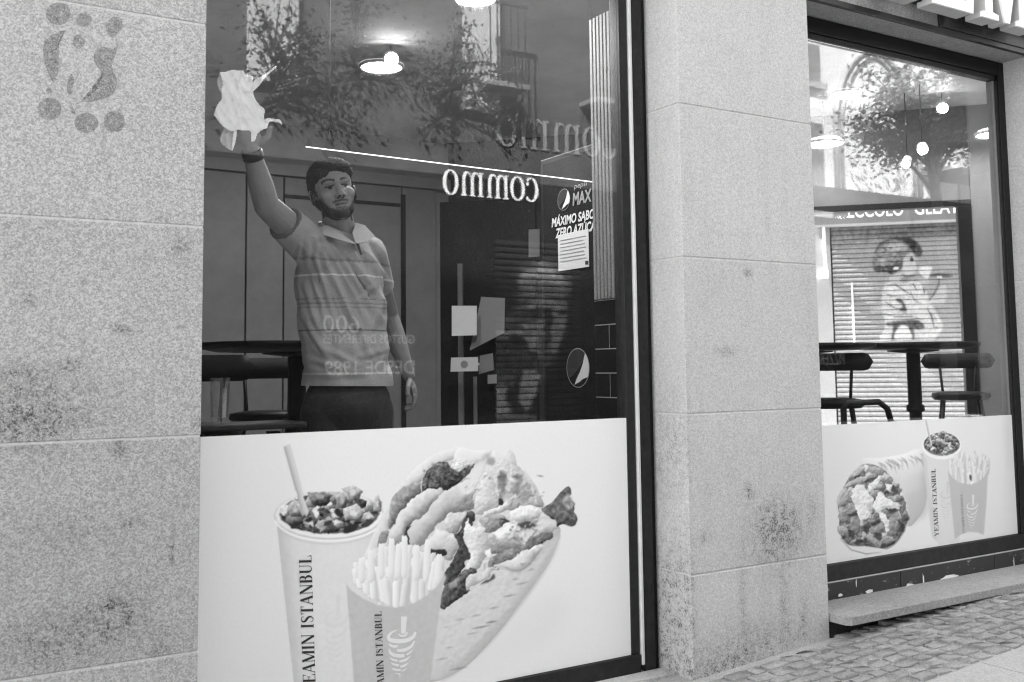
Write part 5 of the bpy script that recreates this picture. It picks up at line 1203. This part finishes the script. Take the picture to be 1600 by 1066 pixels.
# tree in front of the white house
def tree(label, base, cr, rad, n_leaf, seed, trunk_r=.13):
    r = random.Random(seed); t = thing('street_tree', label, 'tree', base)
    top = Vector((cr[0], cr[1], cr[2])); b0 = Vector([float(v) for v in base]); mid = b0.lerp(top, .5) + Vector((.12, .05, 0))
    tk = MB(); tk.tube([b0, mid, top - Vector((0, 0, rad * .35)), top + Vector((0, 0, rad * .3))], [trunk_r, trunk_r * .75, trunk_r * .5, .02], 10)
    tips = []
    for i in range(26):
        a = r.uniform(0, 6.28); el = r.uniform(-.25, 1.0); s = (mid.lerp(top, r.uniform(.5, 1.0)))
        e = top + Vector((math.cos(a) * rad * r.uniform(.55, .98), math.sin(a) * rad * r.uniform(.5, .9), rad * el * .95)); m_ = s.lerp(e, .5) + Vector((r.uniform(-.12, .12), r.uniform(-.12, .12), .12))
        tk.tube([s, m_, e], [.035, .022, .006], 6); tips += [e, m_, s.lerp(e, .78)]
    tk.build('trunk', MT['bark'], t, True)
    lf = MB()
    for i in range(n_leaf):
        c_ = tips[r.randrange(len(tips))] + Vector((r.gauss(0, .17), r.gauss(0, .17), r.gauss(0, .15))) * rad * .85; s = r.uniform(.028, .06)
        d1 = Vector((r.gauss(0, 1), r.gauss(0, 1), r.gauss(0, .6))).normalized(); d2 = d1.orthogonal().normalized(); d2.rotate(Matrix.Rotation(r.uniform(0, 6.28), 3, d1))
        lf.add([c_ - d1 * s, c_ + d2 * s * .5, c_ + d1 * s, c_ - d2 * s * .5], [(0, 1, 2, 3)])
    o = lf.build('crown', MT['leaf'], t); return t
p = across(1452, 200, -5.6)
tree('leafy street tree before the white house, mirrored in the right window', (p[0] + .15, -5.6, gz(p[0])), (p[0], -5.6, p[2]), 1.2, 7500, 3)
p = across(1550, 120, -5.0)
tree('smaller street tree right of the leafy one, mirrored in the right window', (p[0] + .3, -5.0, gz(p[0])), (p[0] + .2, -5.0, p[2]), 0.8, 2500, 6, .09)
MT['leaf_dry'] = mat_plain('dry_leaf', .045, .8, .3, 30, spec=.1)
# climbing plants on the facade across the street
for i, (px, py, s, lb) in enumerate(((430, 70, .75, 'trailing wall plant mirrored above the paper towel'), (705, 110, .8, 'bushy wall plant mirrored beside the upper ceiling light'), (560, 30, .7, 'sparse wall plant mirrored at the top of the left window'))):
    p = across(px, py, YO + .15); r = random.Random(40 + i)
    t = thing('climbing_plant', lb, 'plant', (p[0], YO + .1, p[2] - 1.05), 'plants on the facade across the street')
    st_ = MB(); lf = MB(); b0 = Vector((p[0], YO + .08, p[2] - .9))
    for k in range(26):
        a = r.uniform(-.4, 3.5); m1 = b0.lerp(Vector((p[0], YO + .12, p[2])), .3 + .7 * r.random()); e = m1 + Vector((math.cos(a) * s * r.uniform(.4, 1.3), r.uniform(.02, .35), math.sin(a) * s * r.uniform(.4, 1.3))); m_ = m1.lerp(e, .5) + Vector((0, .05, .1))
        st_.tube([m1, m_, e], [.012, .008, .004], 5)
        for j in range(26 if i != 2 else 14):
            c_ = m_.lerp(e, r.uniform(-.6, 1)) + Vector((r.gauss(0, .11), abs(r.gauss(0, .08)), r.gauss(0, .11))); d1 = Vector((r.gauss(0, 1), r.gauss(0, 1), r.gauss(0, .7))).normalized(); d2 = d1.orthogonal().normalized(); q_ = r.uniform(.02, .045)
            lf.add([c_ - d1 * q_, c_ + d2 * q_ * .5, c_ + d1 * q_, c_ - d2 * q_ * .5], [(0, 1, 2, 3)])
    st_.build('stem', MT['bark'], t, True); lf.build('foliage', MT['leaf_dry'], t)
# ------------------------------------------------------------------ the man cleaning the window
def ellipsoid(mb, c, r, axes=None, seg=20, rings=12):
    ax = np.eye(3) if axes is None else np.asarray(axes, float); n0 = len(mb.v)
    for i in range(rings + 1):
        th_ = PI * i / rings
        for k in range(seg):
            a = 2 * PI * k / seg; l = np.array([r[0] * math.sin(th_) * math.cos(a), r[1] * math.sin(th_) * math.sin(a), r[2] * math.cos(th_)])
            mb.v.append(tuple(np.asarray(c) + ax.T @ l if False else np.asarray(c) + l[0] * ax[0] + l[1] * ax[1] + l[2] * ax[2]))
    for i in range(rings):
        for k in range(seg):
            a = n0 + i * seg + k; b = n0 + i * seg + (k + 1) % seg; mb.f.append((a, a + seg, b + seg, b))
def capsule(mb, p0, r0, p1, r1, seg=16, flat=False):
    p0 = Vector([float(v) for v in p0]); p1 = Vector([float(v) for v in p1]); d = (p1 - p0).normalized(); pts = []; rs = []
    for i in range(5): a = PI / 2 * i / 4; pts.append(p0 - d * r0 * math.cos(a)); rs.append(max(.0005, r0 * math.sin(a)))
    if flat: pts += [p1, p1 + d * .001]; rs += [r1, r1 * .05]
    else:
        for i in range(5): a = PI / 2 * i / 4; pts.append(p1 + d * r1 * math.sin(a)); rs.append(max(.0005, r1 * math.cos(a)))
    mb.tube(pts, rs, seg)
def remesh(mb, voxel, smooth=3, fac=.5):
    me = mb.mesh('tmp'); ob = bpy.data.objects.new('tmp', me); COL.objects.link(ob)
    md = ob.modifiers.new('r', 'REMESH'); md.mode = 'VOXEL'; md.voxel_size = voxel
    if smooth: ms = ob.modifiers.new('s', 'SMOOTH'); ms.iterations = smooth; ms.factor = fac
    dg = bpy.context.evaluated_depsgraph_get(); out = bpy.data.meshes.new_from_object(ob.evaluated_get(dg))
    bpy.data.objects.remove(ob); bpy.data.meshes.remove(me)
    out.polygons.foreach_set('use_smooth', [True] * len(out.polygons)); return out
def get_co(me):
    a = np.empty(len(me.vertices) * 3, np.float32); me.vertices.foreach_get('co', a); return a.reshape(-1, 3).astype(float)
def get_no(me):
    a = np.empty(len(me.vertices) * 3, np.float32); me.vertices.foreach_get('normal', a); return a.reshape(-1, 3).astype(float)
def set_co(me, co): me.vertices.foreach_set('co', co.astype(np.float32).ravel()); me.update()

HC = atY(521, 300, .47)                                   # head centre, between the ears
va = math.radians(21.8); IR = np.array([math.cos(va), -math.sin(va), 0.]); TC = np.array([-math.sin(va), -math.cos(va), 0.])
ft = math.radians(13); hf = TC * math.cos(ft) + IR * math.sin(ft); hs = np.cross(hf, [0, 0, 1.0]) * -1.0
hs = IR * math.cos(ft) - TC * math.sin(ft)                # image-right side of the head
rl = math.radians(11); hu = np.array([0, 0, 1.]) * math.cos(rl) - hs * math.sin(rl); hs = hs * math.cos(rl) + np.array([0, 0, 1.]) * math.sin(rl)
pt_ = math.radians(4); hf, hu = hf * math.cos(pt_) + hu * math.sin(pt_), hu * math.cos(pt_) - hf * math.sin(pt_)
HA = np.array([hs, hf, hu])
def hp(s, f, u): return HC + hs * s + hf * f + hu * u
body = MB()
for c_, r_ in (((0, -.015, .035), (.079, .098, .088)), ((0, .018, -.03), (.070, .070, .082)), ((0, .022, -.075), (.060, .060, .046)), ((0, .064, -.100), (.028, .024, .022)), ((.040, .056, -.025), (.028, .024, .026)), ((-.040, .056, -.025), (.028, .024, .026)),
               ((0, .078, .024), (.056, .016, .013)), ((0, .104, -.031), (.0155, .0165, .0135)), ((.0145, .094, -.035), (.010, .012, .009)), ((-.0145, .094, -.035), (.010, .012, .009)), ((0, .086, -.061), (.026, .011, .006)), ((0, .083, -.0745), (.022, .011, .007)),
               ((.082, -.008, -.012), (.009, .020, .031)), ((-.082, -.008, -.012), (.009, .020, .031)), ((.088, -.016, .002), (.006, .010, .018)), ((-.088, -.016, .002), (.006, .010, .018))):
    ellipsoid(body, hp(*c_), r_, HA)
capsule(body, hp(0, .078, .016), .010, hp(0, .098, -.026), .0125)
NB = atY(531, 362, .545)
capsule(body, hp(0, -.02, -.06), .056, NB, .066)
SR, SL = atY(482, 382, .50), atY(576, 396, .60)
EL, WR_ = atY(417, 322, .385), atY(393, 236, .30)
E2, W2 = atY(606, 492, .80), atY(638, 586, .70)
CH, BE, PE = atY(530, 445, .575), atY(540, 545, .585), atY(543, 625, .61)
TS = np.array([hs[0], hs[1], 0]); TS /= np.linalg.norm(TS)
bx_, by_ = np.array([.985, -.17, 0]), np.array([.17, .985, 0]); TA = np.array([bx_, by_, [0, 0, 1.]])
def torso(mb, g=0.0):
    ellipsoid(mb, CH, (.170 + g, .115 + g, .20 + g), TA); ellipsoid(mb, BE, (.166 + g, .126 + g, .20 + g), TA); ellipsoid(mb, PE, (.168 + g, .125 + g, .15 + g), TA)
    capsule(mb, SR + np.array([.03, .02, -.035]), .066 + g, SL + np.array([-.03, .0, -.03]), .066 + g); capsule(mb, SR + np.array([.05, .02, -.02]), .06 + g, NB + [0, 0, -.03], .07 + g * .3); capsule(mb, SL + np.array([-.04, 0, -.02]), .06 + g, NB + [0, 0, -.03], .07 + g * .3)
torso(body, -.006)
capsule(body, SR, .062, EL, .047); capsule(body, EL, .046, EL * .6 + WR_ * .4, .045); capsule(body, EL * .6 + WR_ * .4, .045, WR_, .030)
capsule(body, SL, .060, E2, .046); capsule(body, E2, .044, E2 * .6 + W2 * .4, .044); capsule(body, E2 * .6 + W2 * .4, .044, W2, .028)
# hands: right one flat behind the towel with fingers bent over it, left one hanging
def hand(mb, W, palm_dir, side, back, L=.19, curl=.5, thumb=1):
    """W wrist, palm_dir along the hand, side = across the palm (towards the thumb), back = out of the back of the hand"""
    d, s, b = [np.asarray(v, float) / np.linalg.norm(v) for v in (palm_dir, side, back)]
    P = W + d * .055; ellipsoid(mb, P, (.040, .017, .055), np.array([s, b, d]))
    for k, (off, ln, r0) in enumerate(((.029, .072, .0095), (.010, .080, .0098), (-.010, .075, .0093), (-.028, .060, .0082))):
        a = W + d * .098 + s * off; an = 0; r = r0
        for j in range(3):
            an += curl * (.55 if j == 0 else .9) * (1 + .12 * k); e = a + (d * math.cos(an) - b * math.sin(an)) * ln * (.44, .32, .26)[j]; capsule(mb, a, r, e, r * .92, 10); a = e; r *= .92
    a = W + d * .03 + s * .030; e = a + (d * .6 + s * .75 - b * .25) * .042; capsule(mb, a, .0125, e, .011, 10); e2 = e + (d * .9 + s * .25 - b * .3) * .034; capsule(mb, e, .011, e2, .009, 10)
hd = atY(387, 190, .285) - WR_
hand(body, WR_, hd, (1, -.1, 0), (0, 1, .15), curl=.07)
hand(body, W2, atY(650, 625, .66) - W2, np.array([-.5, -.8, 0]), np.array([.85, -.5, .1]), curl=.55)
# legs and feet down to the floor
for s, kx in ((-1, .0), (1, .03)):
    H = PE + bx_ * s * .088 + np.array([0, 0, -.05]); K = np.array([H[0] + .01 * s, H[1] - .02, FZ + .47]); A = np.array([H[0] + .015 * s, H[1] + .01, FZ + .075])
    capsule(body, H, .088, K, .058); capsule(body, K, .056, A, .036); capsule(body, A + [0, .03, -.04], .036, A + [0, -.15, -.045], .030)
me = remesh(body, .0034, 3, .5)
co = get_co(me); no = get_no(me)
L = (co - HC) @ HA.T; s_, f_, u_ = L[:, 0], L[:, 1], L[:, 2]; face = f_ > .03
disp = np.zeros(len(co))
for k in (-1, 1):
    r2 = ((s_ - k * .031) / .017) ** 2 + ((u_ - .002) / .010) ** 2; disp -= .010 * np.exp(-r2) * face
    r2 = ((s_ - k * .031) / .010) ** 2 + ((u_ - .001) / .006) ** 2; disp += .0065 * np.exp(-r2) * face
    disp -= .003 * np.exp(-(((s_ - k * .026) / .008) ** 2 + ((u_ + .045) / .016) ** 2)) * face
disp -= .004 * np.exp(-((s_ / .028) ** 2 + ((u_ + .0675) / .0026) ** 2)) * face
co += hf * disp[:, None]; set_co(me, co)
col = np.full(len(co), .21) * (1 + .05 * NR.standard_normal(len(co)) * 0)
nz = np.sin(s_ * 900 + u_ * 500) * np.sin(u_ * 1100 - f_ * 700)
beard = (f_ > -.03) & (u_ < -.082 + .062 * np.clip(np.abs(s_) / .066, 0, 1) ** 2.2 + .003 * nz) & (u_ > -.155) & (np.linalg.norm(L - [0, .02, -.07], axis=1) < .13)
mous = face & (np.abs(u_ + .0525 + .15 * np.abs(s_) ** 1.0 * .5) < .0042 + .002 * nz) & (np.abs(s_) < .03) & (np.abs(s_) > .003) & (f_ < .12)
side = (np.abs(s_) > .060) & (f_ > -.008) & (f_ < .014) & (u_ < .04) & (u_ > -.045)
neckarea = (u_ < -.119) | ((u_ < -.088) & (f_ < .028) & (np.abs(s_) < .05))
bnd = -.086 + .060 * np.clip(np.abs(s_) / .068, 0, 1) ** 2.6
bw_ = np.clip((bnd - u_) / .010 + .5 + .45 * NR.standard_normal(len(co)) * .6, 0, 1) * (f_ > -.03) * (u_ > -.155) * (np.linalg.norm(L - [0, .02, -.07], axis=1) < .13) * ~neckarea
mw_ = np.clip(1.2 - np.abs(u_ + .0525 + .08 * np.abs(s_)) / .0055 + .35 * NR.standard_normal(len(co)), 0, 1) * face * (np.abs(s_) < .031) * .85
sw_ = side * np.clip(.9 + .3 * NR.standard_normal(len(co)), 0, 1)
hw_ = np.maximum(np.maximum(bw_, mw_), sw_); col = col * (1 - hw_) + .02 * hw_
lips = face & (((s_ / .025) ** 2 + ((u_ + .067) / .0105) ** 2) < 1); col[lips] = .17; col[face & (np.abs(u_ + .0672) < .002) & (np.abs(s_) < .024)] = .04
for k in (-1, 1):
    bu = .0265 + .006 * np.clip(1 - ((s_ - k * .036) / .02) ** 2, 0, 1); col[face & (np.abs(s_ - k * .033) < .0215) & (np.abs(u_ - bu) < .0058)] = .025
    ey = ((s_ - k * .031) / .0155) ** 2 + ((u_ - .0022) / .0056) ** 2; col[face & (ey < 1)] = .24; col[face & (ey < 1) & (np.hypot(s_ - k * .031 - .0035, u_ - .0026) < .0072)] = .012
    col[face & (np.abs(s_ - k * .031) < .0165) & (np.abs(u_ - .0088) < .0026)] = .03
    col[face & (np.hypot(s_ - k * .0085, (u_ + .0415) * 1.3) < .0058)] = .04
set_print(me, col)
man = thing('person', 'man in light striped polo shirt reaching up to wipe the window from inside', 'person', (PE[0], PE[1], FZ))
MT['skin'] = mat_vcol('skin', .6, .2, .08, 30, .12, 160)
link('body', me, MT['skin'], man)
# hair
hb = MB()
for c_, r_ in (((0, -.028, .058), (.087, .104, .084)), ((0, .040, .090), (.064, .050, .034)), ((.03, .048, .082), (.042, .042, .028)), ((.072, -.030, .036), (.014, .050, .042)), ((-.072, -.030, .034), (.014, .052, .044)), ((0, -.075, .01), (.072, .05, .08)), ((-.045, .046, .066), (.034, .038, .022)), ((.066, .015, .066), (.018, .036, .028)), ((-.066, .020, .062), (.018, .038, .030))): ellipsoid(hb, hp(*c_), r_, HA)
hm = remesh(hb, .0036, 2)
hc = get_co(hm); hn = get_no(hm); L = (hc - HC) @ HA.T
stk = np.sin(L[:, 0] * 520 + 3 * np.sin(L[:, 1] * 40)) * .5 + np.sin(L[:, 0] * 1130 + L[:, 1] * 160) * .5
hc += hn * (.0013 * stk + .0012 * NR.standard_normal(len(hc)))[:, None]; set_co(hm, hc)
MT['hair'] = mat_plain('dark_hair', .008, .7, .5, 220, .6, 300)
link('hair', hm, MT['hair'], man)
# polo shirt
sb = MB(); torso(sb, .010); ellipsoid(sb, (CH + BE) / 2, (.182, .132, .24), TA); ellipsoid(sb, PE + [0, 0, .06], (.186, .140, .20), TA)
capsule(sb, SR, .080, SR * .42 + EL * .58, .070, flat=True); capsule(sb, SL, .074, SL * .45 + E2 * .55, .064, flat=True)
sm = remesh(sb, .0052, 5, .5)
zh = float(atY(540, 591, .47)[2])
bm = bmesh.new(); bm.from_mesh(sm)
bmesh.ops.bisect_plane(bm, geom=bm.verts[:] + bm.edges[:] + bm.faces[:], plane_co=(0, 0, zh), plane_no=(.02, .0, 1), clear_inner=True)
bm.to_mesh(sm); bm.free()
sc_ = get_co(sm); sn = get_no(sm); px, py = proj_np(sc_); vis = np.clip(((sn @ TC) - .05) * 3, 0, 1)
d = np.zeros(len(sc_))
for (ax_, ay_, bx2, by2, h_, w_) in ((500, 388, 582, 560, .016, 5), (518, 380, 596, 500, .011, 4.5), (542, 384, 602, 478, .012, 5), (480, 385, 545, 500, .009, 6), (484, 372, 478, 425, .008, 4), (492, 370, 500, 430, .007, 4), (575, 395, 606, 440, .008, 4), (470, 470, 520, 585, .006, 8), (555, 500, 600, 560, .006, 5), (598, 470, 575, 530, .006, 6), (476, 392, 500, 470, .008, 3.5), (488, 390, 530, 520, .007, 3.5), (510, 384, 560, 470, .007, 3), (530, 384, 575, 440, .006, 3), (552, 390, 598, 455, .006, 3), (474, 440, 500, 520, .006, 4), (480, 560, 530, 575, .005, 4), (500, 540, 560, 570, .005, 4), (556, 560, 606, 545, .005, 4), (474, 500, 515, 560, .005, 4), (590, 440, 560, 475, .005, 3.5), (470, 385, 462, 410, .006, 3)):
    vx, vy = bx2 - ax_, by2 - ay_; l2 = vx * vx + vy * vy; t = np.clip(((px - ax_) * vx + (py - ay_) * vy) / l2, 0, 1); dd = ((px - ax_ - t * vx) * vy - (py - ay_ - t * vy) * vx) / math.sqrt(l2)
    rr = np.hypot(px - ax_ - t * vx, py - ay_ - t * vy); tap = np.sin(PI * np.clip(t, .04, .96)) ** .5
    d += tap * h_ * (np.exp(-(rr / w_) ** 2) - .7 * np.exp(-((rr - 2.0 * w_) / w_) ** 2))
d += .004 * np.sin(sc_[:, 0] * 46 + sc_[:, 2] * 38) * np.sin(sc_[:, 2] * 27 + 1)
sc_ += sn * (d * vis)[:, None]; set_co(sm, sc_)
z = sc_[:, 2]; cl = np.full(len(z), .36)
def zpx(py_): return float(atY(540, py_, .45)[2])
for py_, w_, v in ((429, .0035, .72), (466, .002, .22), (473, .002, .22), (480, .002, .24), (515, .003, .15), (584, .004, .55)): cl[np.abs(z - zpx(py_)) < w_] = v
cl[z > zpx(405)] = .30; cl[(z > zpx(408)) & (z < zpx(404))] = .22
tc_ = ((sc_ - SR) @ (EL - SR)) / ((EL - SR) @ (EL - SR)); cl[(tc_ > .555) & (np.linalg.norm(sc_ - SR, axis=1) < .25) & (z > zpx(400))] = .12
set_print(sm, cl)
MT['shirt'] = mat_vcol('pique_cotton', .85, .15, .08, 120, .25, 420)
link('polo_shirt', sm, MT['shirt'], man)
# collar band and flaps
MT['collar'] = mat_plain('collar_cotton', .40, .85, .08, 100)
cb = MB(); n = 26
ring_ = []
for i in range(n + 1):
    a = math.radians(-60 + 300 * i / n); dirv = bx_ * math.cos(a) + by_ * math.sin(a)
    ring_.append((NB + dirv * .088 + np.array([0, 0, -.012 + .02 * math.sin(a)]), NB + dirv * .080 + np.array([0, 0, .032 + .018 * math.sin(a)])))
for w_ in (0, .004):
    pass
vs = []
for lo, hi in ring_: vs += [lo, hi, hi + (hi - NB) * .05, lo + (lo - NB) * .05]
fs = []
for i in range(n):
    a = i * 4; b = a + 4
    fs += [(a, b, b + 1, a + 1), (a + 1, b + 1, b + 2, a + 2), (a + 2, b + 2, b + 3, a + 3), (a + 3, b + 3, b, a)]
cb.add(vs, fs)
def flap(pts, ys):
    P = [atY(a, b, y_) for (a, b), y_ in zip(pts, ys)]; m_ = len(P); cb.add(P + [p + np.array([0, .006, -.001]) for p in P], [tuple(range(m_)), tuple(range(2 * m_ - 1, m_ - 1, -1))] + [(i, m_ + i, m_ + (i + 1) % m_, (i + 1) % m_) for i in range(m_)])
flap([(497, 356), (512, 352), (530, 360), (556, 381), (540, 378), (520, 371), (503, 366)], (.475, .47, .45, .425, .428, .43, .445))
flap([(556, 381), (551, 364), (556, 348), (570, 352), (586, 369), (574, 377)], (.425, .452, .475, .478, .455, .435))
cb.build('collar', MT['collar'], man)
pk = MB()
P = [atY(a, b, y_) for a, b, y_ in ((556, 380, .424), (561, 381, .426), (566, 398, .425), (563, 399, .424))]
pk.add(P, [(0, 1, 2, 3)]); pk.build('placket', MT['dark'], man)
# trousers
tb_ = MB()
ellipsoid(tb_, PE + np.array([0, 0, -.015]), (.176, .134, .145), TA)
for s in (-1, 1):
    H = PE + bx_ * s * .088 + np.array([0, 0, -.05]); K = np.array([H[0] + .01 * s, H[1] - .02, FZ + .47]); A = np.array([H[0] + .015 * s, H[1] + .01, FZ + .10]); capsule(tb_, H, .100, K, .074); capsule(tb_, K, .074, A, .060, flat=True)
tm = remesh(tb_, .007, 4)
link('trousers', tm, mat_plain('black_denim', .02, .8, .3, 60, .3, 200), man)
# dark ring around the wrist
MB().tube([WR_ * 1.04 - EL * .04 + (EL - WR_) * t for t in (.02, .05, .16, .19)], [.034, .0375, .0385, .0355], 20).build('wrist_ring', MT['black'], man, True)

# ------------------------------------------------------------------ crumpled paper towel pressed on the glass
tw = thing('paper_towel', 'crumpled white paper towel pressed against the glass in his raised hand', 'paper towel', atY(375, 175, .235))
def crumple(pts, ybase, amp, cell, seed, name, mat, thick=.0012, tilt=(0, 0)):
    p = np.array([(a / 6.27 + 320, b / 6.27 + 90) for a, b in pts]); cs = catmull(p, 5)
    cv = Canvas(p[:, 0].min() - 2, p[:, 0].max() + 2, p[:, 1].min() - 2, p[:, 1].max() + 2, 1 / cell, 0.)
    mm_, bb_ = cv.mask(cs, False); m_ = np.zeros((cv.H, cv.W)); m_[bb_] = mm_; r = np.random.default_rng(seed); H_, W_ = cv.H, cv.W
    yy, xx = np.mgrid[0:H_ + 1, 0:W_ + 1]; hgt = np.zeros(yy.shape)
    for k in range(16):
        a = r.uniform(0, 6.28); ph = r.uniform(0, 6.28); fq = r.uniform(.015, .09) * cell; hgt += np.abs(np.sin((xx * math.cos(a) + yy * math.sin(a)) * fq * 2.2 + ph + .8 * np.sin(xx * .05 * cell * 3 + k))) * r.uniform(.3, 1) / (1 + fq * 4)
    hgt = (hgt - hgt.min()) / (hgt.max() - hgt.min())
    idx = -np.ones(yy.shape, int); vs = []; fs = []
    cells = [(j, i) for j in range(H_) for i in range(W_) if m_[j, i] > .5]
    for j, i in cells:
        for a, b in ((j, i), (j, i + 1), (j + 1, i + 1), (j + 1, i)):
            if idx[a, b] < 0: idx[a, b] = len(vs); vs.append(atY(cv.x0 + b * cell, cv.y0 + a * cell, ybase + amp * hgt[a, b] + tilt[0] * b / W_ + tilt[1] * a / H_))
        fs.append((idx[j, i], idx[j, i + 1], idx[j + 1, i + 1], idx[j + 1, i]))
    o = MB().add(vs, fs).build(name, mat, tw, True)
    md = o.modifiers.new('thickness', 'SOLIDIFY'); md.thickness = thick; md.offset = 1
main = [(150, 150), (200, 142), (270, 120), (330, 128), (370, 125), (400, 165), (470, 190), (468, 260), (475, 330), (490, 400), (540, 470), (585, 510), (580, 590), (610, 640), (600, 690), (540, 720), (510, 760), (500, 800), (465, 828), (450, 800), (448, 725), (380, 715), (310, 712), (290, 725), (240, 715), (160, 660), (110, 590), (88, 560), (110, 490), (140, 440), (165, 400), (160, 330), (175, 260)]
crumple(main, .2235, .010, 1.1, 3, 'sheet', MT['paper'])
crumple([(455, 300), (480, 230), (520, 205), (560, 180), (620, 140), (690, 85), (702, 95), (640, 150), (590, 200), (545, 260), (480, 325), (440, 350)], .226, .012, .9, 5, 'torn_strip', MT['paper'])
crumple([(575, 640), (610, 595), (690, 602), (740, 612), (757, 662), (730, 640), (640, 630), (610, 690), (570, 700)], .226, .010, .9, 6, 'torn_strip', MT['paper'])
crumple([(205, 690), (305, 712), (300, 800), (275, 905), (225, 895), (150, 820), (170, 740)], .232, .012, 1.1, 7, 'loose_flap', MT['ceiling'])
crumple([(285, 715), (315, 715), (300, 830), (272, 905), (262, 895)], .229, .004, .9, 8, 'torn_strip', MT['paper'])
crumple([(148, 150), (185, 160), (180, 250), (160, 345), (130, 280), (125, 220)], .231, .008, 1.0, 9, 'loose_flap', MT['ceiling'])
